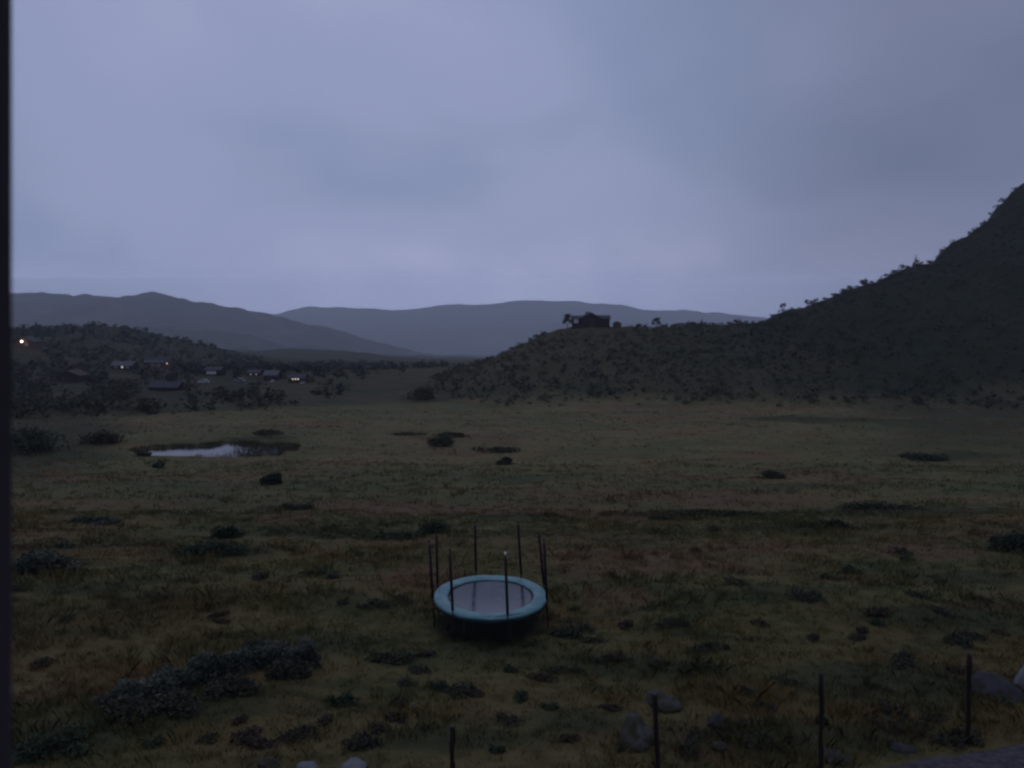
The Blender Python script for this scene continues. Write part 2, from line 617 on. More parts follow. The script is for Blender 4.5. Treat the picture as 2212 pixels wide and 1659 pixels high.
M = {}
M["ground"] = terrain_mat()
M["grass"] = grass_mat()
M["willow"] = leafmat("willow_leaves", (0.016, 0.024, 0.016), (0.150, 0.165, 0.125))
M["green"] = leafmat("green_leaves", (0.014, 0.024, 0.012), (0.052, 0.068, 0.030))
M["heather"] = leafmat("heather_leaves", (0.018, 0.021, 0.013), (0.070, 0.068, 0.036))
M["rusty"] = leafmat("rusty_leaves", (0.028, 0.022, 0.014), (0.090, 0.058, 0.034))
M["scrub"] = leafmat("scrub_leaves", (0.020, 0.025, 0.012), (0.074, 0.068, 0.032))
M["moor"] = leafmat("moor_scrub_leaves", (0.030, 0.034, 0.016), (0.110, 0.098, 0.050))
M["birch"] = leafmat("birch_leaves", (0.015, 0.020, 0.012), (0.050, 0.050, 0.026))
M["spruce"] = leafmat("spruce_needles", (0.010, 0.016, 0.010), (0.028, 0.036, 0.022))
M["bark"] = plain("bark", (0.030, 0.024, 0.020), (0.075, 0.065, 0.055), 9, 0.9, 0.1)
M["post"] = plain("weathered_post", (0.009, 0.006, 0.005), (0.026, 0.018, 0.015), 10, 0.85, 0.2, 0.6, aniso=(3, 3, 0.25))
M["post_top"] = plain("grey_end_grain", (0.05, 0.045, 0.04), (0.09, 0.085, 0.08), 20, 0.9, 0.1)
M["steel"] = plain("dark_steel", (0.012, 0.012, 0.014), (0.030, 0.026, 0.026), 7, 0.5, 0.4)
M["foam"] = plain("pole_foam", (0.007, 0.005, 0.006), (0.016, 0.010, 0.010), 5, 0.8, 0.3)
M["white"] = plain("white_plastic", (0.70, 0.70, 0.66), (0.80, 0.80, 0.78), 6, 0.5, 0.4)
M["paint_white"] = plain("white_paint", (0.55, 0.55, 0.54), (0.75, 0.75, 0.73), 3, 0.6, 0.3)
M["glass"] = plain("dark_glass", (0.02, 0.022, 0.025), (0.03, 0.032, 0.035), 3, 0.06, 0.6)
M["tarred"] = plain("tarred_boards", (0.018, 0.014, 0.016), (0.040, 0.030, 0.034), 3, 0.85, 0.15, aniso=(8, 8, 0.4))
M["dark_roof"] = plain("dark_roof", (0.018, 0.017, 0.022), (0.036, 0.034, 0.040), 2, 0.7, 0.3)
M["grey_roof"] = plain("grey_roof", (0.036, 0.038, 0.040), (0.060, 0.062, 0.066), 2, 0.6, 0.4)
M["pale_roof"] = plain("pale_roof", (0.28, 0.29, 0.30), (0.42, 0.43, 0.44), 2, 0.5, 0.4)
M["red_wall"] = plain("red_painted_boards", (0.085, 0.042, 0.034), (0.13, 0.066, 0.054), 3, 0.8, 0.2, aniso=(8, 8, 0.4))
M["brown_wall"] = plain("brown_boards", (0.045, 0.030, 0.024), (0.085, 0.058, 0.046), 3, 0.85, 0.2, aniso=(8, 8, 0.4))
M["lamp"] = emis("lit_lamp", (1.0, 0.76, 0.52), 14.0)
M["lamp_small"] = emis("lit_bulb", (1.0, 0.84, 0.70), 2.6)
M["lit_pane"] = emis("lit_window", (1.0, 0.80, 0.60), 0.6)
M["car_white"] = plain("white_car_paint", (0.40, 0.41, 0.42), (0.48, 0.49, 0.50), 2, 0.35, 0.5)
M["car_grey"] = plain("grey_car_paint", (0.16, 0.18, 0.19), (0.22, 0.24, 0.25), 2, 0.35, 0.5)
M["rubber"] = plain("rubber", (0.015, 0.015, 0.015), (0.03, 0.03, 0.03), 8, 0.9, 0.2)


def rock_mat(name, c1, c2, moss, amount):
    m, n, l, b = new_mat(name)
    t = N(n, "ShaderNodeTexCoord")
    a = N(n, "ShaderNodeTexNoise", i_Scale=3.2, i_Detail=7, i_Roughness=0.65); l.new(t.outputs["Object"], a.inputs[0])
    c = N(n, "ShaderNodeTexNoise", i_Scale=1.9, i_Detail=5, i_Roughness=0.6, i_Distortion=0.5); l.new(t.outputs["Object"], c.inputs[0])
    r1 = ramp(n, [(0.32, c1), (0.66, c2)], "LINEAR"); l.new(a.outputs[0], r1.inputs[0])
    r2 = ramp(n, [(0.60 - amount, 0.0), (0.70 - amount, 1.0)]); l.new(c.outputs[0], r2.inputs[0])
    col = mix_n(n, l, r2.outputs[0], r1.outputs[0], moss)
    l.new(col, b.inputs["Base Color"])
    b.inputs["Roughness"].default_value = 0.9
    b.inputs["Specular IOR Level"].default_value = 0.15
    bp = N(n, "ShaderNodeBump", i_Strength=0.7, i_Distance=0.05)
    l.new(a.outputs[0], bp.inputs["Height"]); l.new(bp.outputs[0], b.inputs["Normal"])
    return m


M["rock"] = rock_mat("pale_rock", (0.09, 0.09, 0.092), (0.19, 0.19, 0.192), (0.05, 0.05, 0.03), 0.02)
M["slab"] = rock_mat("dark_rock", (0.026, 0.026, 0.027), (0.052, 0.052, 0.052), (0.030, 0.028, 0.018), 0.12)
M["mossy"] = rock_mat("mossy_rock", (0.040, 0.040, 0.034), (0.088, 0.086, 0.072), (0.036, 0.031, 0.018), 0.20)
M["gravel"] = plain("gravel", (0.035, 0.032, 0.033), (0.085, 0.076, 0.078), 7, 0.95, 0.1, 0.8, detail=8)


def water_mat():
    m, n, l, b = new_mat("pond_water")
    b.inputs["Base Color"].default_value = (0.010, 0.012, 0.012, 1)
    b.inputs["Roughness"].default_value = 0.06
    b.inputs["IOR"].default_value = 1.33
    b.inputs["Specular IOR Level"].default_value = 0.6
    t = N(n, "ShaderNodeTexCoord")
    a = N(n, "ShaderNodeTexNoise", i_Scale=1.6, i_Detail=3); l.new(t.outputs["Object"], a.inputs[0])
    bp = N(n, "ShaderNodeBump", i_Strength=0.03, i_Distance=0.02)
    l.new(a.outputs[0], bp.inputs["Height"]); l.new(bp.outputs[0], b.inputs["Normal"])
    return m


M["water"] = water_mat()


def wet_mat():
    m, n, l, b = new_mat("wet_trampoline_mat")
    t = N(n, "ShaderNodeTexCoord")
    a = N(n, "ShaderNodeTexNoise", i_Scale=2.2, i_Detail=4); l.new(t.outputs["Object"], a.inputs[0])
    r1 = ramp(n, [(0.35, (0.040, 0.041, 0.053)), (0.65, (0.062, 0.062, 0.076))], "LINEAR"); l.new(a.outputs[0], r1.inputs[0])
    l.new(r1.outputs[0], b.inputs["Base Color"])
    r2 = ramp(n, [(0.35, 0.10), (0.65, 0.22)], "LINEAR"); l.new(a.outputs[0], r2.inputs[0])
    l.new(r2.outputs[0], b.inputs["Roughness"])
    b.inputs["Specular IOR Level"].default_value = 0.42
    return m


M["mat"] = wet_mat()
M["pad"] = plain("teal_pad_vinyl", (0.074, 0.172, 0.176), (0.132, 0.262, 0.260), 3.5, 0.42, 0.45)
M["pad_edge"] = plain("dark_pad_shade", (0.02, 0.03, 0.04), (0.03, 0.045, 0.06), 3, 0.6, 0.3)

# ------------------------------------------------------------------ the ground
def grid_faces(nr, nc):
    i = np.arange(nr - 1)[:, None] * nc + np.arange(nc - 1)[None, :]
    return np.stack([i, i + 1, i + nc + 1, i + nc], -1).reshape(-1, 4)


def edge_y(x, y):
    """where the open meadow ends and the birch scrub begins"""
    return np.interp(x, [-120, -65, -28, 0, 20], [122, 136, 151, 160, 166]) + 14 * fbm(x / 22, y / 30, 61, 3)


rows = np.concatenate([np.linspace(-50, 8, 16)[:-1], np.linspace(8, 60, 190)[:-1], np.linspace(60, 150, 150)[:-1], np.linspace(150, 300, 150)[:-1],
                       np.linspace(300, 480, 60)[:-1], np.geomspace(480, 9300, 64)])
uu = np.linspace(-1.15, 1.15, 560)
YY, UU = np.meshgrid(rows, uu, indexing="ij")
XX = UU * (np.maximum(YY, 0) + 20)
ZZ = ground(XX, YY)
hmask = hill_amount(XX, YY)[1]
scrubA = np.maximum(smooth(hmask * 5.0 + 0.5 * fbm(XX / 9, YY / 6, 67, 3)), smooth((YY - edge_y(XX, YY)) / 14))
# darker ground along the left side of the plain and beneath the right hill
edgeL = smooth((-0.455 * (YY + 4) - XX + 10 * fbm(XX / 14, YY / 10, 63, 3)) / 9) * smooth((YY - 45) / 40)
edgeR = smooth((XX - 0.33 * YY - 6 + 40 * fbm(XX / 16, YY / 10, 65, 4)) / 22) * smooth((YY - 62) / 60) * 0.75
scrubA = scrubA * (1 - 0.20 * smooth((55 - XX) / 35) * smooth((XX + 75) / 25))
scrubA = np.clip(np.maximum(np.maximum(scrubA, edgeL * 0.85), edgeR), 0, 1)
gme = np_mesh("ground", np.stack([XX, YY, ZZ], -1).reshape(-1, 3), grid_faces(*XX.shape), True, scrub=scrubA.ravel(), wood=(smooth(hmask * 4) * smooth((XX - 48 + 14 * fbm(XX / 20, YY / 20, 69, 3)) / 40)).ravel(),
              heath=cover(XX, YY, HEATH_S, 171).ravel(), dark=cover(XX, YY, DARK_S, 181).ravel(), peat=peat(XX, YY).ravel())  # peat: painted shade under the trampoline
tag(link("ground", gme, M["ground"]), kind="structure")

# the pond
ang = np.linspace(0, 2 * np.pi, 65)[:-1]
pv = [(PX + math.cos(a) * 13.0, PY + math.sin(a) * 5.6, PZ) for a in ang]
bm = bmesh.new()
bm.faces.new([bm.verts.new(p) for p in pv])
tag(link("water", bm_mesh("water", bm), M["water"]), "small grey pond lying in the meadow on the left", kind="structure")

# gravel path in the near right corner
P1, P2 = at(1850, 1662), at(2230, 1602)


def path_edge(x):
    return P1[1] + (P2[1] - P1[1]) * (x - P1[0]) / (P2[0] - P1[0]) + 0.7 * fbm(x / 1.6, x * 0 + 3.3, 71, 3)


gx = np.linspace(P1[0] - 5, P1[0] + 16, 110); gt = np.linspace(0, 1, 26)
GX, GT = np.meshgrid(gx, gt, indexing="ij")
hi = path_edge(GX)
GY = hi - 3.0 * (1 - GT)
GZ = ground(GX, GY) + 0.05 * smooth(np.minimum(GT, 1 - GT) * 8) - 0.015
tag(link("path", np_mesh("path", np.stack([GX, GY, GZ], -1).reshape(-1, 3), grid_faces(*GX.shape), True), M["gravel"]), kind="structure")


# far mountains
def mountain(name, pts, y0, y1, foot_y, depth, seed, amp, mat):
    t = crest_table([(a, b, y0) for a, b in pts])
    xs = np.linspace(t[0, 0], t[-1, 0], 420)
    zc = np.interp(xs, t[:, 0], t[:, 2])
    k = np.hanning(9); k /= k.sum()
    zc = np.convolve(np.pad(zc, 4, mode="edge"), k, mode="valid")
    s = np.concatenate([np.linspace(0, 1, 90), np.linspace(1, 1.22, 12)[1:]])
    S, X = np.meshgrid(s, xs, indexing="ij")
    Zc = np.broadcast_to(zc, S.shape)
    Y = foot_y + (y0 - foot_y) * S
    zb = base(Y) - 12
    prof = np.where(S <= 1, S ** 1.15, 1 - 0.9 * smooth((S - 1) / 0.3))
    Z = zb + (Zc - zb) * prof
    nz = fbm(X / (depth * 0.16), Y / (depth * 0.16), seed, 5)
    Z = Z + amp * nz * np.clip(np.sin(np.pi * np.clip(S, 0, 1)), 0, 1) + amp * 0.10 * fbm(X / (depth * 0.02), Y / (depth * 0.02), seed + 9, 3)
    me = np_mesh(name, np.stack([X, Y, Z], -1).reshape(-1, 3), grid_faces(*X.shape), True)
    return tag(link(name, me, mat), kind="structure")


def mountain_mat(name, c1, c2, c3, sc):
    m, n, l, b = new_mat(name)
    g = N(n, "ShaderNodeNewGeometry")
    a = N(n, "ShaderNodeTexNoise", i_Scale=sc, i_Detail=7, i_Roughness=0.62, i_Distortion=0.3)
    l.new(g.outputs["Position"], a.inputs[0])
    r = ramp(n, [(0.34, c1), (0.5, c2), (0.68, c3)]); l.new(a.outputs[0], r.inputs[0])
    l.new(r.outputs[0], b.inputs["Base Color"])
    b.inputs["Roughness"].default_value = 1.0
    b.inputs["Specular IOR Level"].default_value = 0.0
    return m


M["mtn"] = mountain_mat("mountain_forest", (0.018, 0.024, 0.016), (0.045, 0.042, 0.028), (0.095, 0.075, 0.058), 0.006)
M["mtn2"] = mountain_mat("far_mountain", (0.022, 0.026, 0.020), (0.052, 0.048, 0.040), (0.105, 0.088, 0.075), 0.003)
mountain("mountain", [(-1500, 600), (-500, 625), (0, 629), (60, 632), (120, 637), (270, 640), (300, 635), (320, 632), (345, 634), (372, 643), (440, 655), (520, 669),
                      (575, 680), (640, 694), (720, 714), (800, 738), (900, 768), (980, 792), (1050, 815)], 3300, 0, 1100, 3000, 201, 230, M["mtn"])
mountain("mountain", [(100, 700), (450, 690), (560, 681), (610, 675), (650, 667), (690, 662), (750, 664), (775, 668), (830, 667), (860, 672), (910, 669), (935, 663), (960, 657), (995, 656), (1010, 662),
                      (1060, 657), (1110, 651), (1150, 649), (1250, 653), (1330, 658), (1375, 664), (1400, 671), (1500, 672), (1560, 677),
                      (1640, 684), (1720, 690), (2000, 700), (2600, 700), (3400, 690)], 8200, 0, 3900, 8000, 301, 480, M["mtn2"])

# ------------------------------------------------------------------ foliage meshes
rng = np.random.default_rng(7)


def leaves(n, lobes, leaf, rg, shell=2.4, flat=0.0, tint_up=0.5, droop=0.0):
    """leaf-sized quads spread through a set of ellipsoid lobes (x,y,z,rx,ry,rz)"""
    L = np.array(lobes, float)
    w = L[:, 3] * L[:, 4] * L[:, 5]; w = w / w.sum()
    idx = rg.choice(len(L), n, p=w)
    d = rg.normal(size=(n, 3)); d /= np.linalg.norm(d, axis=1)[:, None]
    r = rg.random(n) ** (1 / shell)
    # ragged surface: clumps stand out, others fall back
    r *= 0.78 + 0.44 * vn(d[:, 0] * 2.3 + idx * 7.1, d[:, 2] * 2.3 + d[:, 1] * 1.7 + idx * 3.3, 5)
    P = L[idx, :3] + d * r[:, None] * L[idx, 3:]
    keep = P[:, 2] > 0.0
    P[~keep, 2] = rg.random((~keep).sum()) * 0.06
    ax = rg.normal(size=(n, 3)); ax[:, 2] *= 1 - flat
    ax /= np.linalg.norm(ax, axis=1)[:, None]
    nb = rg.normal(size=(n, 3)); nb[:, 2] += flat * 1.5
    bx = np.cross(ax, nb); bx /= np.linalg.norm(bx, axis=1)[:, None] + 1e-9
    s = leaf * (0.6 + 0.8 * rg.random(n))[:, None]
    a = ax * s; b = bx * s * 0.45
    V = np.stack([P - a, P + b, P + a, P - b], 1).reshape(-1, 3)
    V[:, 2] = np.maximum(V[:, 2], -0.03)
    Fc = np.arange(4 * n).reshape(-1, 4)
    cl = vn(P[:, 0] / (leaf * 7) + 31, P[:, 1] / (leaf * 7) + P[:, 2] / (leaf * 5), 9)
    tint = np.clip(0.15 + 0.35 * rg.random(n) + 0.75 * (cl - 0.35), 0, 1)
    return V, Fc, np.repeat(tint, 4)


def join(parts):
    V, Fs, T, o = [], [], [], 0
    for v, f, t in parts:
        V.append(v); Fs.append(f + o); T.append(t); o += len(v)
    return np.concatenate(V), np.concatenate(Fs), np.concatenate(T)


def stems_mesh(name, k, spread, h, rad, rg):
    bm = bmesh.new()
    for i in range(k):
        a = 2 * math.pi * i / k + rg.random() * 0.8
        q = spread * (0.4 + 0.6 * rg.random())
        b = Vector((0.12 * spread * math.cos(a), 0.12 * spread * math.sin(a), -0.08))
        t = Vector((q * math.cos(a), q * math.sin(a), h * (0.6 + 0.4 * rg.random())))
        m_ = b.lerp(t, 0.5) + Vector((0, 0, 0.12 * h))
        add_tube(bm, [b, m_, t], [rad, rad * 0.7, rad * 0.25], 5)
    return bm_mesh(name, bm, True)


def bush_proto(name, w, d, h, n, leaf, mat, rg, lobes=7, label="", cat="bush", group=None):
    """low bush of real size w x d x h, foliage + stems"""
    lb = []
    for i in range(lobes):
        a = rg.random() * 2 * math.pi; q = 0.55 * math.sqrt(rg.random())
        hz_ = h * (0.5 + 0.5 * rg.random()) * (1 - 0.35 * q)
        lb.append((q * w / 2 * math.cos(a) * 1.2, q * d / 2 * math.sin(a) * 1.2, hz_ * 0.48, w * (0.20 + 0.12 * rg.random()), d * (0.20 + 0.12 * rg.random()), hz_ * 0.52))
    for i in range(9):
        a = rg.random() * 2 * math.pi; q = 0.42 + 0.30 * rg.random()
        lb.append((q * w * 0.62 * math.cos(a), q * d * 0.62 * math.sin(a), h * 0.10, w * (0.05 + 0.08 * rg.random()), d * (0.05 + 0.08 * rg.random()), h * (0.12 + 0.14 * rg.random())))
    V, Fc, T = leaves(n, lb, leaf, rg, flat=0.35)
    root = empty(name, (0, 0, 0), 0, label, cat, group)
    link("foliage", np_mesh("foliage", V, Fc, tint=T), mat, root)
    link("stems", stems_mesh("stems", 6, 0.42 * min(w, d), 0.75 * h, 0.018 + 0.012 * h, rg), M["bark"], root)
    return root


def small_tree(name, h, cw, n, leaf, mat, rg, kind="birch"):
    root = empty(name, (0, 0, 0))
    bm = bmesh.new()
    if kind == "spruce":
        add_tube(bm, [(0, 0, -0.2), (0, 0, h * 0.5), (0, 0, h * 0.98)], [0.05 * h * 0.5, 0.03 * h * 0.5, 0.006 * h], 7)
        lb = []
        parts = []
        lv = 11
        for i in range(lv):
            t = i / (lv - 1)
            z = h * (0.08 + 0.90 * t)
            r_ = cw / 2 * (1 - t) ** 0.85 * (0.85 + 0.3 * rg.random()) + 0.04 * h * 0.5
            kk = max(4, int(9 * (1 - t)) + 3)
            for j in range(kk):
                a = 2 * math.pi * j / kk + rg.random()
                q = r_ * (0.75 + 0.4 * rg.random())
                lb.append((math.cos(a) * q * 0.55, math.sin(a) * q * 0.55, z - 0.12 * q, 0.30 * q + 0.03 * h, 0.30 * q + 0.03 * h, 0.035 * h))
        V, Fc, T = leaves(n, lb, leaf, rg, flat=0.3)
    else:
        lean = (rg.random() - 0.5) * 0.2
        tops = []
        k = 3
        for i in range(k):
            a = 2 * math.pi * i / k + rg.random()
            e = Vector((cw * 0.22 * math.cos(a) + lean * h, cw * 0.22 * math.sin(a), h * (0.72 + 0.2 * rg.random())))
            add_tube(bm, [(0.03 * math.cos(a), 0.03 * math.sin(a), -0.2), (e.x * 0.35, e.y * 0.35, h * 0.38), e], [0.03 * h * 0.6, 0.02 * h * 0.6, 0.006 * h], 6)
            tops.append(e)
            for j in range(4):
                f = 0.4 + 0.5 * rg.random()
                b = a + rg.normal() * 0.9
                s = Vector((e.x * f, e.y * f, e.z * f))
                add_tube(bm, [s, s + Vector((cw * 0.3 * math.cos(b), cw * 0.3 * math.sin(b), h * 0.16))], [0.010 * h, 0.004 * h], 4)
        lb = []
        for i in range(11):
            a = rg.random() * 2 * math.pi; q = math.sqrt(rg.random()) * cw * 0.36
            z = h * (0.34 + 0.56 * rg.random())
            lb.append((q * math.cos(a) + lean * z, q * math.sin(a), z, cw * (0.13 + 0.10 * rg.random()), cw * (0.13 + 0.10 * rg.random()), h * (0.07 + 0.07 * rg.random())))
        V, Fc, T = leaves(n, lb, leaf, rg, flat=0.2)
    link("trunk", bm_mesh("trunk", bm, True), M["bark"], root)
    link("crown", np_mesh("crown", V, Fc, tint=T), mat, root)
    return root


# ------------------------------------------------------------------ trampoline
TX, TY = -0.62, 21.95
TZ = float(ground(TX, TY))
tr = empty("trampoline", (TX, TY, TZ), 0, "round trampoline with a teal pad, wet dark mat and eight bare net poles", "trampoline")
tr.rotation_euler = (R(0.3), R(0.6), 0)
RO, RI, PH = 1.61, 1.22, 0.74
seg = 128
bm = bmesh.new()
prof = [(RI, -0.035), (RI, 0.012), (RI + 0.05, 0.030), ((RI + RO) / 2, 0.036), (RO - 0.06, 0.030), (RO, 0.004), (RO + 0.008, -0.05), (RO - 0.02, -0.055), (RI + 0.03, -0.035)]
rgp = np.random.default_rng(3)
wob = [0.010 * math.sin(3 * a) + 0.006 * math.sin(7 * a + 1) for a in [2 * math.pi * k / seg for k in range(seg)]]
rings = []
for k in range(seg):
    a = 2 * math.pi * k / seg
    seam = 0.010 if k % 16 == 0 else 0.0
    rings.append([bm.verts.new(((r + wob[k] * (1 if i < 3 else 0.6)) * math.cos(a), (r + wob[k] * (1 if i < 3 else 0.6)) * math.sin(a),
                                PH + z + wob[k] * 0.7 - (seam if 2 <= i <= 4 else 0))) for i, (r, z) in enumerate(prof)])
for k in range(seg):
    a, b = rings[k], rings[(k + 1) % seg]
    for i in range(len(prof)):
        j = (i + 1) % len(prof)
        bm.faces.new((a[i], b[i], b[j], a[j]))
link("frame_pad", bm_mesh("frame_pad", bm, True), M["pad"], tr)
bm = bmesh.new()  # dark ring added below the pad to deepen the shade there
sk = [[bm.verts.new(((r_ + 0.012 * math.sin(11 * 2 * math.pi * k / 96)) * math.cos(2 * math.pi * k / 96), (r_ + 0.012 * math.sin(11 * 2 * math.pi * k / 96)) * math.sin(2 * math.pi * k / 96), PH + z_))
       for r_, z_ in ((RO - 0.02, -0.056), (RO - 0.03, -0.15), (RO - 0.036, -0.15), (RO - 0.03, -0.057))] for k in range(96)]
for k in range(96):
    a, b = sk[k], sk[(k + 1) % 96]
    for i in range(4):
        bm.faces.new((a[i], b[i], b[(i + 1) % 4], a[(i + 1) % 4]))
link("pad_shade_ring", bm_mesh("pad_shade_ring", bm, True), M["pad_edge"], tr)
# torn dark strip along the front of the pad
bm = bmesh.new()
st = []
for k in range(26):
    a = R(-97 + 42 * k / 25)
    w_ = 0.020 * math.sin(math.pi * k / 25) ** 0.5 + 0.003
    st.append([bm.verts.new((rr * math.cos(a), rr * math.sin(a), PH + zz)) for rr, zz in ((RO - 0.085 - w_, 0.037), (RO - 0.085 + w_, 0.0365), (RO - 0.085 + w_, 0.028), (RO - 0.085 - w_, 0.028))])
for a, b in zip(st, st[1:]):
    for i in range(4):
        bm.faces.new((a[i], b[i], b[(i + 1) % 4], a[(i + 1) % 4]))
bm.faces.new(st[0][::-1]); bm.faces.new(st[-1])
link("pad_strap", bm_mesh("pad_strap", bm), M["pad_edge"], tr)
# jumping mat, sagging a little towards the middle
bm = bmesh.new()
mrings = [[bm.verts.new((0, 0, PH - 0.085))]]
for i in range(1, 13):
    r = 1.17 * i / 12
    mrings.append([bm.verts.new((r * math.cos(2 * math.pi * k / 64), r * math.sin(2 * math.pi * k / 64), PH - 0.028 - 0.055 * (1 - (i / 12) ** 2))) for k in range(64)])
for k in range(64):
    bm.faces.new((mrings[0][0], mrings[1][k], mrings[1][(k + 1) % 64]))
for a, b in zip(mrings[1:], mrings[2:]):
    for k in range(64):
        bm.faces.new((a[k], b[k], b[(k + 1) % 64], a[(k + 1) % 64]))
link("jumping_mat", bm_mesh("jumping_mat", bm, True), M["mat"], tr)
# springs between mat and frame (one part: they only show as a dark line)
bm = bmesh.new()
for k in range(72):
    a = 2 * math.pi * k / 72
    add_tube(bm, [(1.165 * math.cos(a), 1.165 * math.sin(a), PH - 0.030), (1.52 * math.cos(a), 1.52 * math.sin(a), PH - 0.075)], 0.012, 5)
link("springs", bm_mesh("springs", bm, True), M["steel"], tr)
bm = bmesh.new()
rg_ = [(1.54 * math.cos(2 * math.pi * k / 64), 1.54 * math.sin(2 * math.pi * k / 64), PH - 0.085) for k in range(65)]
add_tube(bm, rg_, 0.024, 8, False)
link("frame_tube", bm_mesh("frame_tube", bm, True), M["steel"], tr)
for k in range(4):
    a0 = R(22 + 90 * k); a1 = R(22 + 90 * k + 42)
    p = lambda a, z, r=1.53: (r * math.cos(a), r * math.sin(a), z)
    tube("leg", [p(a0, PH - 0.09), p(a0, 0.14), p(a0 + 0.05, 0.03), p((a0 + a1) / 2, 0.02, 1.48), p(a1 - 0.05, 0.03), p(a1, 0.14), p(a1, PH - 0.09)], 0.022, M["steel"], tr, 8)
# poles: angle, lean to the left in degrees, top height
POLES = [(196, 3.2, 2.48), (160, 1.2, 2.42), (107, 1.3, 2.40), (57.5, 4.0, 2.49), (21, 6.2, 2.44), (-17, 3.6, 2.56), (-72.5, 2.7, 2.54), (-126, 2.7, 2.54)]
for i, (a, ln, top) in enumerate(POLES):
    a = R(a)
    bx, by = 1.665 * math.cos(a), 1.665 * math.sin(a)
    off = math.tan(R(ln))
    z0 = float(ground(TX + bx, TY + by)) - TZ - 0.03
    P = lambda z: (bx - off * (z - PH), by, z)
    po = tube("pole", [P(z0), P(PH - 0.1), P((PH + top) / 2), P(top)], [0.021, 0.021, 0.021, 0.020], M["steel"], tr, 8)
    fs = tube("foam_sleeve", [P(PH + 0.12), P((PH + top) / 2), P(top - 0.10)], [0.039, 0.040, 0.038], M["foam"], po, 10)
    if i == 6:
        tube("cap", [P(top - 0.03), P(top + 0.02), P(top + 0.045)], [0.032, 0.032, 0.016], M["white"], po, 10)
        po["label"] = "pole with a white cap"
    else:
        tube("cap", [P(top - 0.02), P(top + 0.02), P(top + 0.04)], [0.026, 0.026, 0.012], M["steel"], po, 8)

# ------------------------------------------------------------------ fence posts
def post_at(dx, dy, h):
    a, b = ray(dx, dy)
    ys = np.linspace(8, 24, 4000)
    d = (CAM_Z + b * ys) - (ground(a * ys, ys) + h)
    i = int(np.argmin(np.abs(d)))
    return a * ys[i], ys[i], float(ground(a * ys[i], ys[i]))


POSTS = [(978, 1568, 1.55, -0.5, "short-looking dark fence post cut off by the bottom edge, left of the other posts"),
         (1413, 1499, 1.70, 5.0, "leaning dark fence post standing in front of the mossy boulder"),
         (1774, 1455, 1.85, 3.0, "dark fence post between the mossy boulder and the right edge stones"),
         (2094, 1411, 1.80, 3.6, "faint dark fence post beside the large pale boulder at the right edge")]
for i, (dx, dy, h, ln, lab) in enumerate(POSTS):
    x, y, z = post_at(dx, dy, h)
    p = empty("fence_post", (x + math.tan(R(ln)) * h, y, z), 0.3 * i, lab, "fence post", "fence posts along the near side of the meadow")
    rg2 = np.random.default_rng(50 + i)
    off = math.tan(R(ln)) * h
    bm = bmesh.new()
    n_ = 9
    pts = [(-off * k / n_ + 0.006 * rg2.normal(), 0.006 * rg2.normal(), -0.3 + (h + 0.3) * k / n_) for k in range(n_ + 1)]
    add_tube(bm, pts, [0.042 + 0.004 * rg2.normal() for _ in pts], 9)
    sh = link("shaft", bm_mesh("shaft", bm, True), M["post"], p)
    sh.rotation_euler = (0, 0, -0.3 * i)
    bm = bmesh.new()
    e = Vector(pts[-1])
    add_tube(bm, [e - Vector((0, 0, 0.004)), e + Vector((0.004, 0, 0.012))], [0.039, 0.030], 9)
    tp = link("cut_top", bm_mesh("cut_top", bm), M["post_top"], p)
    tp.rotation_euler = (0, 0, -0.3 * i)


# ------------------------------------------------------------------ stones
def boulder(name, loc, size, mat, seed, label, cat="boulder", group=None, rz=0.0, sink=0.25):
    bm = bmesh.new()
    bmesh.ops.create_icosphere(bm, subdivisions=4, radius=1.0)
    co = np.array([v.co[:] for v in bm.verts])
    rg2 = np.random.default_rng(seed)
    for _ in range(11):        # split faces
        d = rg2.normal(size=3); d /= np.linalg.norm(d)
        k = 0.62 + 0.25 * rg2.random()
        s = co @ d
        co = co - np.outer(np.maximum(s - k, 0) * 0.85, d)
    n1 = fbm(co[:, 0] * 1.6 + seed, co[:, 1] * 1.6 + co[:, 2] * 1.3, seed, 4)
    co = co * (1 + 0.32 * n1)[:, None]
    co = co * (np.array(size) / 2)
    co[:, 2] += size[2] * (0.5 - sink)
    for v, c in zip(bm.verts, co):
        v.co = c
    o = link(name, bm_mesh(name, bm, True), mat, None, loc, rz)
    return tag(o, label, cat, group)


def stone_at(dx, dy, wd, hd, mat, seed, label, cat="boulder", depth=1.0, name="boulder"):
    x, y, z = at(dx, dy)
    u = m_per_unit(y, z)
    return boulder(name, (x, y, z), (wd * u * 1.15, wd * u * depth, hd * u * 1.45), mat, seed, label, cat, None, seed * 0.7, 0.36)


stone_at(1372, 1606, 104, 70, M["mossy"], 11, "brown mossy boulder behind the leaning fence post", depth=0.8)
stone_at(1430, 1524, 86, 26, M["mossy"], 12, "low grey-green stone in the grass just above the mossy boulder", depth=0.8)
stone_at(1546, 1570, 34, 34, M["slab"], 13, "dark grey stone in the grass right of the mossy boulder", name="stone")
stone_at(1553, 1618, 34, 17, M["mossy"], 14, "small low stone at the bottom, below the dark grey stone", "stone", name="stone")
stone_at(2240, 1484, 100, 62, M["rock"], 15, "large pale boulder cut off by the right edge")
stone_at(2150, 1500, 110, 50, M["slab"], 16, "dark flat rock slab at the foot of the large pale boulder", "rock slab", name="rock_slab")
stone_at(578, 1657, 46, 18, M["mossy"], 17, "dull low stone at the bottom edge, leftmost of three stones", "stone", name="stone")
stone_at(663, 1668, 46, 26, M["rock"], 18, "rounded pale grey stone at the bottom edge, middle of three", "stone", name="stone")
stone_at(756, 1668, 62, 26, M["rock"], 19, "broad pale grey stone at the bottom edge, rightmost of three", "stone", name="stone")
stone_at(893, 1526, 11, 9, M["rock"], 20, "tiny pale stone in the grass left of the first fence post", "stone", name="stone")
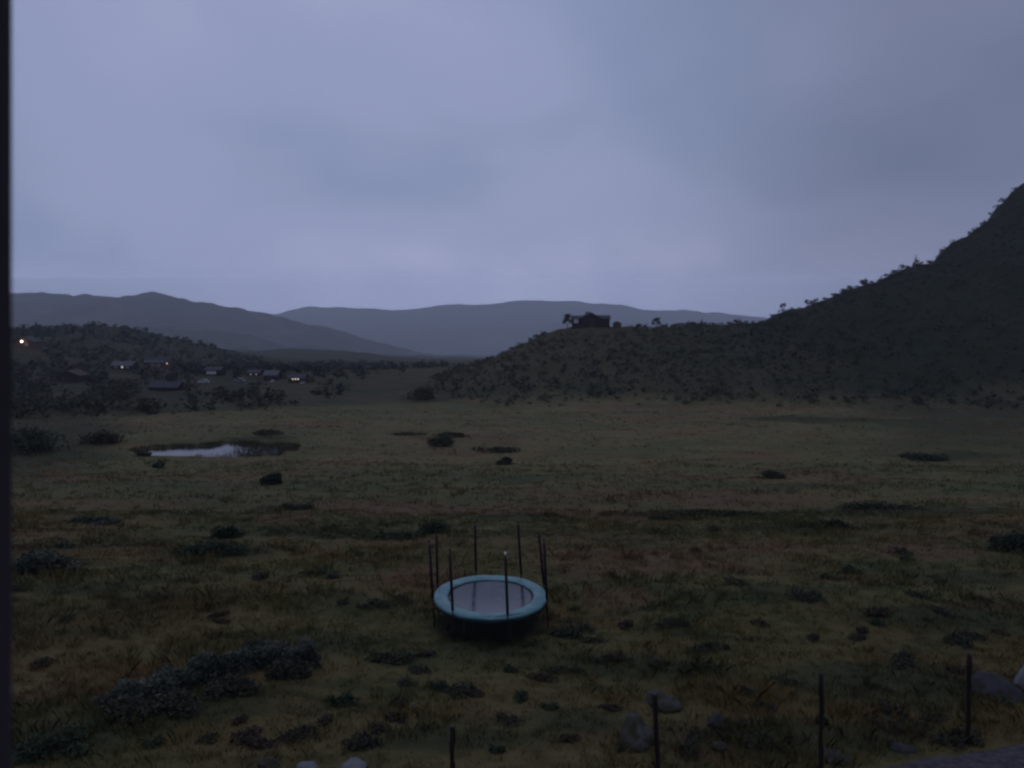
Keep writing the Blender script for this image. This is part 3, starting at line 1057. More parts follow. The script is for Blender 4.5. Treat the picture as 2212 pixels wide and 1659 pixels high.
stone_at(1800, 1640, 70, 16, M["slab"], 21, "flat dark stone at the bottom edge beside the third fence post", "stone", name="stone")
stone_at(1950, 1620, 46, 15, M["slab"], 22, "grey stone beside the gravel in the bottom right corner", "stone", name="stone")

# ------------------------------------------------------------------ bushes of the meadow
rb = np.random.default_rng(21)


def bush_at(dx, dy, wd, hd, mat, n, leaf, label, name="bush", depth=0.7, lobes=7, group=None, cat="bush"):
    """wd, hd: size in picture units; (dx,dy): the foot"""
    x, y, z = at(dx, dy)
    u = m_per_unit(y, z)
    b = bush_proto(name, wd * u, wd * u * depth, hd * u * 1.05, n, leaf, mat, rb, lobes, label, cat, group)
    b.location = (x, y, z - 0.03)
    return b


# the thicket in the near left
WB = [(650, 1440, 96, 68, "grey-green willow bush at the right end of the near thicket"),
      (586, 1436, 96, 66, "willow bush second from the right in the near thicket"),
      (520, 1448, 100, 66, "willow bush right of the middle of the near thicket"),
      (455, 1464, 104, 68, "willow bush in the middle of the near thicket"),
      (392, 1486, 104, 68, "willow bush left of the middle of the near thicket"),
      (325, 1506, 104, 58, "willow bush in the left half of the near thicket"),
      (258, 1516, 100, 48, "low willow bush at the left end of the near thicket")]
for dx, dy, w_, h_, lab in WB:
    bush_at(dx, dy, w_, h_, M["willow"], 3600, 0.045, lab, "willow_bush", 0.85, 9, "willow bushes of the near thicket")
for dx, dy, w_, h_, lab in [(620, 1462, 110, 40, "dark low bush in front of the right end of the thicket"),
                            (500, 1496, 130, 44, "dark low bush in front of the middle of the thicket"),
                            (390, 1536, 120, 44, "dark low bush in front of the left half of the thicket"),
                            (270, 1552, 130, 44, "dark low bush in front of the left end of the thicket")]:
    bush_at(dx, dy, w_, h_, M["heather"], 2600, 0.045, lab, "heather_bush", 0.7, 8, "dark bushes in front of the near thicket")
bush_at(120, 1628, 150, 54, M["green"], 3200, 0.045, "dark green bush in the bottom left corner", "bush", 0.8, 8)
# further out
bush_at(460, 1198, 168, 40, M["green"], 2600, 0.07, "wide dark bush in the grass left of the trampoline", "bush", 0.5, 9)
bush_at(490, 1162, 70, 40, M["green"], 1200, 0.07, "upright dark bush behind the wide dark bush", "bush", 0.6, 6)
bush_at(935, 1152, 76, 42, M["green"], 1500, 0.07, "dark green bush right behind the trampoline's left poles", "bush", 0.7, 6)
bush_at(860, 1162, 130, 18, M["green"], 1300, 0.07, "low dark growth left of the bush behind the trampoline", "bush", 0.5, 8)
bush_at(105, 1238, 170, 52, M["willow"], 2600, 0.08, "grey-blue willow patch at the left edge of the meadow", "willow_bush", 0.6, 9)
bush_at(212, 1130, 110, 20, M["willow"], 1400, 0.09, "low grey willow patch at the left, beyond the grey-blue patch", "willow_bush", 0.6, 7)
bush_at(640, 1102, 86, 18, M["green"], 1300, 0.08, "long low dark bush in the meadow left of centre", "bush", 0.4, 8)
bush_at(586, 1046, 50, 30, M["spruce"], 1300, 0.12, "small round dark green bush alone in the pale meadow", "bush", 0.9, 6)
bush_at(344, 1010, 26, 16, M["green"], 600, 0.15, "small green bush on the near shore of the pond", "bush", 0.9, 5)
bush_at(215, 958, 96, 36, M["rusty"], 1700, 0.18, "brown bush clump left of the pond", "bush", 0.6, 7)
bush_at(945, 962, 70, 30, M["moor"], 1500, 0.17, "dark bush clump in the middle of the pale meadow", "bush", 0.7, 7)
bush_at(988, 944, 86, 14, M["moor"], 1100, 0.17, "low dark arm of scrub right of the middle bush clump", "bush", 0.35, 7)
bush_at(880, 940, 80, 8, M["moor"], 700, 0.17, "thin low line of scrub left of the middle bush clump", "bush", 0.3, 7)
bush_at(1086, 1004, 40, 26, M["moor"], 800, 0.15, "dark bush right of the middle clump, nearer the trampoline", "bush", 0.6, 5)
bush_at(1068, 976, 110, 14, M["moor"], 900, 0.16, "low brown scrub behind the dark bush right of the middle", "bush", 0.35, 8)
bush_at(1664, 1034, 66, 22, M["moor"], 1000, 0.13, "brown bush in the meadow on the right", "bush", 0.5, 6)
bush_at(1545, 1112, 190, 14, M["green"], 1900, 0.09, "long low dark bush across the meadow right of centre", "bush", 0.25, 12)
bush_at(1450, 1122, 100, 10, M["green"], 900, 0.09, "low dark growth left of the long dark bush", "bush", 0.3, 8)
bush_at(1790, 1142, 84, 26, M["green"], 1500, 0.08, "green bush below the long dark heath line on the right", "bush", 0.5, 7)
bush_at(1900, 1100, 220, 18, M["green"], 2200, 0.09, "long dark heath line on the right side of the meadow", "bush", 0.25, 12)
bush_at(1990, 994, 130, 20, M["green"], 1600, 0.13, "bluish green low bush under the right hill", "bush", 0.4, 8)
bush_at(2185, 1190, 110, 56, M["green"], 2600, 0.08, "dark bush at the right edge of the meadow", "bush", 0.8, 9)
bush_at(60, 975, 150, 66, M["green"], 2600, 0.2, "tall dark bush at the left edge, level with the pond", "bush", 0.8, 9)
bush_at(310, 985, 44, 16, M["moor"], 700, 0.16, "dark scrub on the left tip of the pond", "bush", 0.7, 6)
bush_at(585, 938, 80, 12, M["moor"], 900, 0.18, "low dark scrub on the far side of the pond", "bush", 0.4, 7)
bush_at(905, 862, 80, 34, M["moor"], 1500, 0.28, "dark bush at the end of the house hill", "bush", 0.7, 8)

# low clumps of heather and grass shrub scattered over the near meadow: copies of four
protos = []
for k, (mt, w_, h_) in enumerate([("heather", 0.62, 0.20), ("green", 0.50, 0.22), ("rusty", 0.58, 0.18), ("heather", 0.95, 0.24)]):
    protos.append(bush_proto("heather_clump", w_, w_ * 0.75, h_, 420, 0.036, M[mt], rb, 6,
                             "low dark heather clump in the rough grass", "heather clump", "heather clumps in the near meadow"))
spots = []
cr = np.random.default_rng(5)
fixed = [(742, 1304), (785, 1312), (866, 1298), (830, 1308), (1220, 1372), (1256, 1360), (1350, 1352), (1290, 1385), (1440, 1352), (1475, 1350),
         (845, 1424), (915, 1416), (872, 1430), (1170, 1470), (1200, 1455), (1250, 1450), (1300, 1430), (1330, 1426), (1420, 1440), (1480, 1452),
         (1520, 1448), (880, 1478), (1030, 1500), (1000, 1500), (740, 1520), (700, 1560), (640, 1600), (560, 1610), (820, 1580), (1110, 1560),
         (1230, 1600), (1190, 1530), (1620, 1500), (1660, 1530), (1700, 1480), (1850, 1380), (1900, 1330), (1990, 1290), (2050, 1330),
         (2030, 1260), (1960, 1210), (1840, 1240), (1720, 1290), (1640, 1350), (1560, 1400), (1580, 1262), (2130, 1300), (2160, 1370),
         (2070, 1390), (1960, 1440), (1880, 1480), (1930, 1540), (2020, 1560), (2090, 1600), (1720, 1600), (1640, 1610), (1480, 1620),
         (350, 1300), (470, 1330), (220, 1290), (140, 1340), (90, 1440), (560, 1250), (680, 1240), (760, 1200), (520, 1560), (450, 1600), (330, 1610)]
groups = 0
for dx, dy in fixed:
    spots.append((dx, dy))
while len(spots) < 110:
    dx, dy = cr.uniform(40, 2200), 1140 + 500 * cr.random() ** 0.8
    if 880 < dx < 1230 and 1120 < dy < 1430:
        continue
    if dx < 760 and dy > 1330 and cr.random() < 0.7:
        continue
    spots.append((dx, dy))


def clump_label(dx, dy):
    side = "left of the trampoline" if dx < 900 else ("near the trampoline" if dx < 1250 else "right of the trampoline")
    far = "in the far grass" if dy < 1260 else ("in the rough grass" if dy < 1440 else "in the near grass below the trampoline's level")
    return "low dark heather clump %s, %s" % (far, side)


for i, (dx, dy) in enumerate(spots):
    x, y, z = at(dx, dy)
    p = protos[int(cr.integers(4))] if i >= 4 else protos[i]
    s = cr.uniform(0.7, 1.5) * (1 + 0.02 * (y - 20))
    args = ((x, y, z - 0.02), cr.uniform(0, 6.28), (s * 1.15, s, s * cr.uniform(0.8, 1.2)))
    lab = clump_label(dx, dy)
    if i < 4:
        p.location, p.scale = args[0], args[2]
        p.rotation_euler = (0, 0, args[1])
        p["label"] = lab
    else:
        dup(p, *args, label=lab)

# ------------------------------------------------------------------ grass
def grass(name, regions, seed):
    rg2 = np.random.default_rng(seed)
    Vs, Ts, Hs, Ds, Ps = [], [], [], [], []
    for (y0, y1, ntuft, nb, hgt, wid, spread) in regions:
        y = np.sqrt(rg2.uniform(y0 * y0, y1 * y1, ntuft))
        x = rg2.uniform(-0.82, 0.82, ntuft) * (y + 4)
        dens = fbm(x / 2.6, y / 2.0, 111, 3) + 0.5
        keep = (rg2.random(ntuft) < 0.35 + 1.3 * dens * dens * 1.6) & (pond_r(x, y) > 1.02)
        pe = path_edge(x)
        keep &= ~((y < pe) & (y > pe - 3.0) & (x > P1[0] - 5) & (x < P1[0] + 16))
        keep &= np.hypot(x - TX, y - TY) > 1.5
        x, y = x[keep], y[keep]
        n = len(x)
        th = hgt * (0.45 + 2.6 * (fbm(x / 2.4, y / 1.9, 121, 4) + 0.5) ** 2.2) * (0.6 + 0.5 * rg2.random(n) + 0.9 * rg2.random(n) ** 6)
        tt = np.clip(0.5 + 1.5 * fbm(x / 1.3, y / 1.3, 131, 3) + 0.35 * rg2.normal(size=n) * 0.6, 0, 1)
        x = np.repeat(x, nb); y = np.repeat(y, nb); th = np.repeat(th, nb); tt = np.repeat(tt, nb)
        m = len(x)
        a = rg2.uniform(0, 2 * np.pi, m)
        bx = x + spread * np.cos(a) * rg2.random(m); by = y + spread * np.sin(a) * rg2.random(m)
        bz = ground(bx, by) - 0.02
        hh = th * (0.6 + 0.6 * rg2.random(m))
        ln = hh * (0.25 + 0.65 * rg2.random(m))
        a2 = a + rg2.normal(size=m) * 0.6
        tx, ty = bx + ln * np.cos(a2), by + ln * np.sin(a2)
        pa = rg2.uniform(0, np.pi, m)
        wx, wy = wid * np.cos(pa), wid * np.sin(pa)
        B = np.stack([bx, by, bz], 1); T = np.stack([tx, ty, bz + hh], 1)
        W = np.stack([wx, wy, np.zeros(m)], 1)
        Mi = B * 0.45 + T * 0.55; Mi[:, 2] += 0.12 * hh
        Mi[:, 0] -= 0.15 * (tx - bx); Mi[:, 1] -= 0.15 * (ty - by)
        Vs.append(np.stack([B - W, B + W, Mi + W * 0.7, T, Mi - W * 0.7], 1).reshape(-1, 3))
        Hs.append(np.repeat(cover(bx, by, HEATH_S, 171), 5)); Ds.append(np.repeat(cover(bx, by, DARK_S, 181), 5)); Ps.append(np.repeat(peat(bx, by), 5))  # peat: painted shade under the trampoline
        Ts.append(np.repeat(np.clip(tt + 0.25 * rg2.normal(size=m), 0, 1), 5))
    V = np.concatenate(Vs); T = np.concatenate(Ts)
    me = np_mesh(name, V, np.arange(len(V)).reshape(-1, 5), tint=T, heath=np.concatenate(Hs), dark=np.concatenate(Ds), peat=np.concatenate(Ps))  # peat: painted shade under the trampoline
    return tag(link(name, me, M["grass"]), "rough brown and olive meadow grass", "grass", kind="stuff")


grass("grass", [(8, 24, 14000, 10, 0.16, 0.008, 0.18), (24, 45, 17000, 8, 0.16, 0.013, 0.24), (45, 85, 9000, 6, 0.17, 0.030, 0.35), (85, 150, 7000, 5, 0.18, 0.05, 0.6)], 77)


# sedge standing in the shallow right half of the pond
def sedge():
    rg2 = np.random.default_rng(17)
    n = 5200
    x = rg2.uniform(PX - 11, PX + 12, n); y = rg2.uniform(PY - 5, PY + 5, n)
    pr = pond_r(x, y)
    u = (x - PX) / 11
    pk = np.where(pr < 1.0, 0.0 + 0.70 * smooth((u + 0.05) / 0.5), 0.0) + np.where((pr > 0.93) & (pr < 1.25) & (y > PY - 1), 0.8, 0) + np.where((pr > 0.97) & (pr < 1.1) & (u > -0.2), 0.35, 0)
    k = rg2.random(n) < pk
    x, y = x[k], y[k]; nb = 6
    x = np.repeat(x, nb) + 0.2 * rg2.normal(size=len(x) * nb); y = np.repeat(y, nb) + 0.2 * rg2.normal(size=len(y) * nb)
    m = len(x)
    z = np.maximum(ground(x, y), PZ - 0.1)
    h = 0.42 * (0.5 + 0.8 * rg2.random(m)); a = rg2.uniform(0, 6.28, m)
    B = np.stack([x, y, z], 1); T = B + np.stack([0.3 * h * np.cos(a), 0.3 * h * np.sin(a), h], 1)
    W = np.stack([0.022 * np.sin(a), 0.022 * np.cos(a), 0 * a], 1)
    V = np.stack([B - W, B + W, T], 1).reshape(-1, 3)
    me = np_mesh("sedge", V, np.arange(len(V)).reshape(-1, 3), tint=np.repeat(0.2 + 0.5 * rg2.random(m), 3))
    tag(link("sedge", me, M["scrub"]), "dark sedge growing in and around the pond", "sedge", kind="stuff")


sedge()


# ------------------------------------------------------------------ scrub on the hills (one mass) and skyline trees (things)
def scatter_scrub(name, label, count, sampler, size, nleaf, leaf, mats, seed):
    rg2 = np.random.default_rng(seed)
    protos_ = []
    for k in range(5):
        lb = [(rg2.normal() * 0.22, rg2.normal() * 0.22, 0.30 + 0.35 * rg2.random(), 0.22 + 0.14 * rg2.random(), 0.22 + 0.14 * rg2.random(), 0.24 + 0.16 * rg2.random()) for _ in range(5)]
        protos_.append(leaves(nleaf, lb, leaf, rg2, flat=0.2))
    parts = []
    x, y = sampler(rg2, count)
    z = ground(x, y)
    for i in range(len(x)):
        V, Fc, T = protos_[i % 5]
        s = size * (0.35 + 1.5 * rg2.random() ** 2.6)
        a = rg2.uniform(0, 6.28); c, sn = math.cos(a), math.sin(a)
        W = np.empty_like(V)
        W[:, 0] = (V[:, 0] * c - V[:, 1] * sn) * s * 1.15 + x[i]
        W[:, 1] = (V[:, 0] * sn + V[:, 1] * c) * s * 1.15 + y[i]
        W[:, 2] = V[:, 2] * s * (0.7 + 0.5 * rg2.random()) + z[i] - 0.1
        if name == "hillside_scrub":
            s *= 0.45 + 0.55 * float(smooth(np.array((x[i] - 30) / 40.0)))
        else:
            s *= 1.0 - 0.68 * float(smooth(np.array((x[i] + 85) / 45.0)))
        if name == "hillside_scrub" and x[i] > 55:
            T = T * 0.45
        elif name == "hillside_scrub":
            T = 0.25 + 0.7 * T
        tb = float(np.clip(1.6 * fbm(np.array([x[i] / 24]), np.array([y[i] / 24]), 141, 3)[0] + 0.2 * rg2.normal(), -0.35, 0.45))
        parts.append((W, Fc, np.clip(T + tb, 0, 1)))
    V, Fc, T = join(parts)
    return tag(link(name, np_mesh(name, V, Fc, tint=T), mats), label, "scrub", kind="stuff")


def hill_sampler(rg2, count):
    x = rg2.uniform(-45, 210, count * 3); y = rg2.uniform(126, 285, count * 3)
    h, s = hill_amount(x, y)
    d = fbm(x / 16, y / 16, 151, 3) + 0.5
    k = (s > 0.015 + 0.10 * rg2.random(count * 3)) & (rg2.random(count * 3) < 0.45 + 1.2 * d * d * 1.3) & (x < 0.78 * y)
    hx, hy, _ = HOUSE
    k &= ~((np.abs(x - hx * y / hy) < 12) & (y > hy - 12) & (y < hy + 8))
    return x[k][:count], y[k][:count]


def vill_sampler(rg2, count):
    y = rg2.uniform(120, 440, count * 4); x = rg2.uniform(-0.85, -0.06, count * 4) * y
    d = fbm(x / 24, y / 20, 161, 3) + 0.5
    k = (rg2.random(count * 4) < 0.2 + 1.5 * d * d * 1.3) & (y > edge_y(x, y))
    for (cx, cyy, rr) in CLEAR:
        k &= ~((np.abs(x - cx * (y / cyy)) < rr) & (y < cyy + 3) & (y > cyy - 45))
    k &= ~((x > -40 + 30 * fbm(x / 14, y / 14, 167, 3)) & (y < 330))
    k &= rg2.random(count * 4) > 0.55 * smooth((x + 80) / 40)
    return x[k][:count], y[k][:count]


HOUSE = at_dist(1272, 231.0)
CLEAR = []


# ------------------------------------------------------------------ buildings
def gable_roof(name, cx, y0, y1, w, z0, h, over, mat, parent, axis="x", thick=0.14):
    """roof of two slopes; axis = direction of the ridge. cx,y0..y1 footprint; w = footprint size along x"""
    bm = bmesh.new()
    x0, x1 = cx - w / 2 - over, cx + w / 2 + over
    ya, yb = y0 - over, y1 + over
    if axis == "x":
        ym = (y0 + y1) / 2
        sl = h / ((y1 - y0) / 2)
        ze = z0 - sl * over
        sec = [(ya, ze), (ym, z0 + h), (yb, ze), (yb, ze + thick), (ym, z0 + h + thick), (ya, ze + thick)]
        A = [bm.verts.new((x0, p, q)) for p, q in sec]; B = [bm.verts.new((x1, p, q)) for p, q in sec]
    else:
        sl = h / (w / 2)
        ze = z0 - sl * over
        sec = [(x0, ze), (cx, z0 + h), (x1, ze), (x1, ze + thick), (cx, z0 + h + thick), (x0, ze + thick)]
        A = [bm.verts.new((p, ya, q)) for p, q in sec]; B = [bm.verts.new((p, yb, q)) for p, q in sec]
    n = 6
    for i in range(n):
        bm.faces.new((A[i], A[(i + 1) % n], B[(i + 1) % n], B[i]))
    for S in (A[::-1], B):
        bm.faces.new((S[0], S[1], S[4], S[5])); bm.faces.new((S[1], S[2], S[3], S[4]))
    return link(name, bm_mesh(name, bm), mat, parent)


def gable_wall(name, cx, y0, y1, w, zb, z0, h, mat, parent, axis="x"):
    bm = bmesh.new()
    x0, x1 = cx - w / 2, cx + w / 2
    if axis == "x":
        sec = [(y0, zb), (y1, zb), (y1, z0), ((y0 + y1) / 2, z0 + h), (y0, z0)]
        A = [bm.verts.new((x0, p, q)) for p, q in sec]; B = [bm.verts.new((x1, p, q)) for p, q in sec]
    else:
        sec = [(x0, zb), (x1, zb), (x1, z0), (cx, z0 + h), (x0, z0)]
        A = [bm.verts.new((p, y0, q)) for p, q in sec]; B = [bm.verts.new((p, y1, q)) for p, q in sec]
    n = 5
    for i in range(n):
        bm.faces.new((A[i], A[(i + 1) % n], B[(i + 1) % n], B[i]))
    bm.faces.new(A[::-1]); bm.faces.new(B)
    return link(name, bm_mesh(name, bm), mat, parent)


def window(parent, x, z, w, h, y, frame=None, pane=None, bars=1):
    """window on a wall that faces -y at y"""
    bm = bmesh.new()
    t = 0.10
    add_box(bm, (x, y - 0.02, z - h / 2), (w + t, 0.09, t)); add_box(bm, (x, y - 0.02, z + h / 2), (w + t, 0.09, t))
    add_box(bm, (x - w / 2, y - 0.021, z), (t, 0.088, h - t)); add_box(bm, (x + w / 2, y - 0.021, z), (t, 0.088, h - t))
    for i in range(bars):
        add_box(bm, (x - w / 2 + w * (i + 1) / (bars + 1), y - 0.022, z), (0.06, 0.08, h - t))
    f = link("window", bm_mesh("window", bm), frame or M["paint_white"], parent)
    box("pane", (x, y + 0.0, z), (w - t, 0.05, h - t), pane or M["glass"], f)
    return f


hx, hy, hz0 = HOUSE
u = m_per_unit(hy, hz0)
hs = empty("hilltop_house", (hx, hy, hz0 + 0.45), 0, "dark timber house with a low wing and white windows on top of the hill", "house")
# local: x to the right, -y to the camera; zoom units of the picture measured from the house's middle (1272)
gable_wall("wall", 0.2, -2.6, 3.2, 4.7, -2.0, 2.15, 1.25, M["tarred"], hs, "y")
gable_roof("roof", 0.2, -2.6, 3.2, 4.7, 2.15, 1.25, 0.45, M["dark_roof"], hs, "y")
lw = gable_wall("wing_wall", -3.55, -2.0, 2.4, 2.78, -2.0, 1.75, 0.65, M["tarred"], hs, "x")
gable_roof("wing_roof", -3.55, -2.0, 2.4, 2.75, 1.75, 0.65, 0.35, M["dark_roof"], hs, "x")
gable_wall("wing_wall", 4.05, -2.2, 2.6, 2.98, -2.0, 1.75, 0.75, M["tarred"], hs, "x")
gable_roof("wing_roof", 4.05, -2.2, 2.6, 2.95, 1.75, 0.75, 0.35, M["dark_roof"], hs, "x")
window(hs, -4.05, 1.05, 1.10, 1.05, -2.0, bars=1, pane=plain("curtain", (0.45, 0.45, 0.46), (0.55, 0.55, 0.56), 3, 0.6))
window(hs, -1.35, 1.20, 0.45, 0.55, -2.6, frame=M["grey_roof"])
window(hs, -0.20, 1.35, 0.50, 0.55, -2.6, frame=M["grey_roof"])
window(hs, 1.40, 1.25, 0.45, 0.55, -2.6, frame=M["brown_wall"])
d_ = box("door", (0.55, -2.62, 0.55), (0.9, 0.08, 2.0), M["brown_wall"], hs)
box("handle", (0.88, -2.68, 0.6), (0.10, 0.05, 0.04), M["steel"], d_)
box("chimney", (-0.75, 0.8, 3.15), (0.5, 0.5, 0.9), M["slab"], hs)
sx, sy, sz = at_dist(1331, 232.0)
sh = empty("shed", (sx, sy, sz + 0.3), 0, "small reddish shed right of the dark hilltop house", "shed")
gable_wall("wall", 0, -1.1, 1.1, 2.1, -1.5, 0.95, 0.5, M["red_wall"], sh, "y")
gable_roof("roof", 0, -1.1, 1.1, 2.1, 0.95, 0.5, 0.2, M["brown_wall"], sh, "y")
box("door", (-0.35, -1.12, 0.35), (0.55, 0.06, 0.95), M["grey_roof"], sh)


def cabin(dx, dy, wd, hd, wall, roof, label, axis="x", name="cabin", rz=0.0, dep=5.0, roof_h=0.42, Y=None):
    if Y is None:
        x, y, z = at(dx, dy, 140)
    else:
        x, y, z = at_dist(dx, Y)
    u_ = m_per_unit(y, z)
    w, h = wd * u_, hd * u_
    c = empty(name, (x, y, z - 0.05), rz, label, "cabin", "cabins of the hillside hamlet")
    rh = h * roof_h
    gable_wall("wall", 0, 0, dep, w, -1.2, h - rh, rh, wall, c, axis)
    gable_roof("roof", 0, 0, dep, w, h - rh, rh, 0.35, roof, c, axis)
    CLEAR.append((x, y, w * 0.62 + 1.0))
    return c, w, h, u_


def bulb(parent, x, z, y, r, mat):
    bm = bmesh.new()
    bmesh.ops.create_uvsphere(bm, u_segments=12, v_segments=8, radius=r, matrix=Matrix.Translation((x, y, z)))
    b = link("wall_lamp", bm_mesh("wall_lamp", bm, True), mat, parent)
    box("lamp_bracket", (x, y + r + 0.08, z + r * 0.6), (0.08, 0.35, 0.08), M["steel"], b)
    return b


c, w, h, u_ = cabin(52, 752, 46, 24, M["red_wall"], M["dark_roof"], "red cabin with a bright warm lamp, high on the hillside at the far left", "y")
bulb(c, -0.3, h * 0.62, -0.75, 0.30, M["lamp"])
window(c, 1.2, h * 0.32, 0.9, 0.8, 0.0)
box("door", (-1.1, -0.02, 0.55), (0.9, 0.08, 2.0), M["brown_wall"], c)
c, w, h, u_ = cabin(263, 799, 44, 17, M["tarred"], M["grey_roof"], "dark cabin with one lit window and a greyish roof edge")
window(c, 0.2, h * 0.38, 0.75, 0.7, 0.0, pane=M["lit_pane"], frame=M["brown_wall"])
window(c, -1.9, h * 0.38, 0.8, 0.6, 0.0)
window(c, 1.9, h * 0.38, 0.8, 0.6, 0.0)
c, w, h, u_ = cabin(338, 794, 54, 22, M["red_wall"], M["dark_roof"], "brownish red cabin with a pale eave and a small lit lamp at its right corner")
box("eave_board", (-0.08 * w, -0.45, h * 0.60), (w * 0.8, 0.10, 0.30), M["pale_roof"], c)
bulb(c, w * 0.44, h * 0.42, -0.35, 0.14, M["lamp_small"])
window(c, -1.4, h * 0.26, 1.0, 0.8, 0.0)
window(c, 0.8, h * 0.26, 1.0, 0.8, 0.0)
c, w, h, u_ = cabin(147, 825, 52, 24, M["tarred"], M["brown_wall"], "dark cabin with a brownish roof below the lamp-lit red cabin", "y")
window(c, 0.0, h * 0.3, 1.0, 0.8, 0.0, frame=M["brown_wall"])
box("door", (-1.3, -0.02, 0.5), (0.85, 0.08, 1.9), M["brown_wall"], c)
c, w, h, u_ = cabin(352, 845, 62, 18, M["tarred"], M["dark_roof"], "long dark cabin with a plain dark roof, lowest of the hamlet", roof_h=0.5)
window(c, -1.6, h * 0.25, 0.9, 0.6, 0.0, frame=M["brown_wall"])
window(c, 1.2, h * 0.25, 0.9, 0.6, 0.0, frame=M["brown_wall"])
c, w, h, u_ = cabin(459, 811, 34, 17, M["tarred"], M["dark_roof"], "dark cabin with a row of white windows, in the middle of the hamlet", roof_h=0.3)
for k in range(4):
    window(c, (-0.30 + 0.155 * k) * w, h * 0.38, w * 0.11, h * 0.34, 0.0, bars=0, pane=M["paint_white"])
c, w, h, u_ = cabin(584, 822, 28, 20, M["tarred"], M["grey_roof"], "small dark cabin with a grey roof in the right half of the hamlet", roof_h=0.4)
window(c, 0.1, h * 0.28, 0.8, 0.7, 0.0, frame=M["brown_wall"])
c, w, h, u_ = cabin(640, 827, 34, 17, M["brown_wall"], M["dark_roof"], "brown cabin with three lit lamps in a row, rightmost of the hamlet", roof_h=0.42)
for k in range(3):
    bulb(c, (-0.20 + 0.17 * k) * w, h * 0.52, -0.3, 0.12, M["lamp_small"])
box("door", (0.3, -0.02, 0.45), (0.8, 0.08, 1.8), M["tarred"], c)
c, w, h, u_ = cabin(547, 812, 26, 12, M["tarred"], M["dark_roof"], "tiny dark hut with two faint lights between two larger cabins", roof_h=0.4, name="hut")
for k in (-0.2, 0.25):
    window(c, k * w, h * 0.32, 0.35, 0.3, 0.0, bars=0, pane=M["lit_pane"])


def car(dx, dy, paint, label, rz=0.0, sc=1.0, group="cars parked in the hamlet"):
    x, y, z = at(dx, dy, 140)
    c = empty("parked_car", (x, y, z), rz, label, "car", group)
    sc = sc * 22 * m_per_unit(y, z) / 4.35
    c.scale = (sc, sc, sc)
    CLEAR.append((x, y, 3.2))

    def prism(name, sec, wd, mat, bev=0.06):
        bm = bmesh.new()
        A = [bm.verts.new((p, -wd / 2, q)) for p, q in sec]
        f = bm.faces.new(A)
        r = bmesh.ops.extrude_face_region(bm, geom=[f])
        bmesh.ops.translate(bm, verts=[v for v in r["geom"] if isinstance(v, bmesh.types.BMVert)], vec=(0, wd, 0))
        bmesh.ops.bevel(bm, geom=list(bm.edges), offset=bev, segments=2, affect="EDGES")
        return link(name, bm_mesh(name, bm), mat, c)
    prism("body", [(-2.15, 0.35), (-2.2, 0.75), (-2.05, 0.95), (-1.0, 1.02), (1.95, 1.02), (2.15, 0.85), (2.15, 0.35)], 1.75, paint)
    prism("windows", [(-1.1, 1.0), (-0.45, 1.46), (1.45, 1.46), (1.98, 1.0)], 1.60, M["glass"], 0.04)
    prism("car_roof", [(-0.5, 1.44), (-0.42, 1.54), (1.42, 1.54), (1.52, 1.44)], 1.58, paint, 0.03)
    for wx in (-1.35, 1.35):
        for wy in (-0.80, 0.80):
            bm = bmesh.new()
            bmesh.ops.create_cone(bm, cap_ends=True, segments=18, radius1=0.34, radius2=0.34, depth=0.24, matrix=Matrix.Translation((wx, wy, 0.34)) @ Matrix.Rotation(R(90), 4, "X"))
            wh = link("wheel", bm_mesh("wheel", bm), M["rubber"], c)
            bm = bmesh.new()
            bmesh.ops.create_cone(bm, cap_ends=True, segments=14, radius1=0.20, radius2=0.20, depth=0.26, matrix=Matrix.Translation((wx, wy, 0.34)) @ Matrix.Rotation(R(90), 4, "X"))
            link("rim", bm_mesh("rim", bm), M["grey_roof"], wh)
    return c


car(440, 828, M["car_white"], "white car parked below the cabin with white windows", R(8), 1.0)
car(517, 826, M["car_grey"], "grey car parked right of the white car", R(-10), 1.1)
car(654, 829, M["car_white"], "small pale car right of the cabin with three lamps", R(60), 0.55)
car(589, 825, M["car_white"], "pale car half hidden below the small grey-roofed cabin", R(80), 0.55)

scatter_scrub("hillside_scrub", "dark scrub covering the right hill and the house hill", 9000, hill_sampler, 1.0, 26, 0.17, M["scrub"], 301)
scatter_scrub("hamlet_scrub", "dark birch scrub on the hillside round the hamlet", 5200, vill_sampler, 1.9, 34, 0.17, M["birch"], 302)

# skyline trees
tb = np.random.default_rng(41)
birch = [small_tree("birch_tree", 2.6, 2.3, 950, 0.11, M["birch"], tb) for _ in range(3)]
spruce = small_tree("spruce_tree", 3.4, 1.9, 900, 0.10, M["spruce"], tb, "spruce")
used = set()


def tree_at(kind, dx, h, label, group="trees on the ridge", Y=None, w=1.0):
    xs = HILL
    # stand it on the ridge where the picture shows it
    a, _ = ray(dx, 700)
    ys = np.linspace(180, 300, 800)
    zz = ground(a * ys, ys)
    el = (zz - CAM_Z) / ys
    i = int(np.argmax(el)) if Y is None else int(np.argmin(np.abs(ys - Y)))
    x, y, z = a * ys[i], ys[i], zz[i]
    if "bush" in label:
        z = z - 0.22 * h
        w *= 1.35
    p = spruce if kind == "spruce" else birch[int(tb.integers(3))]
    s = h / (3.4 if kind == "spruce" else 2.6)
    if id(p) not in used:
        used.add(id(p))
        p.location, p.rotation_euler, p.scale = (x, y, z - 0.1), (0, 0, tb.uniform(0, 6)), (s * w, s * w, s)
        tag(p, label, "tree", group)
        return p
    o = dup(p, (x, y, z - 0.1), tb.uniform(0, 6), (s * w, s * w, s), label, group)
    o["category"] = "tree"
    return o


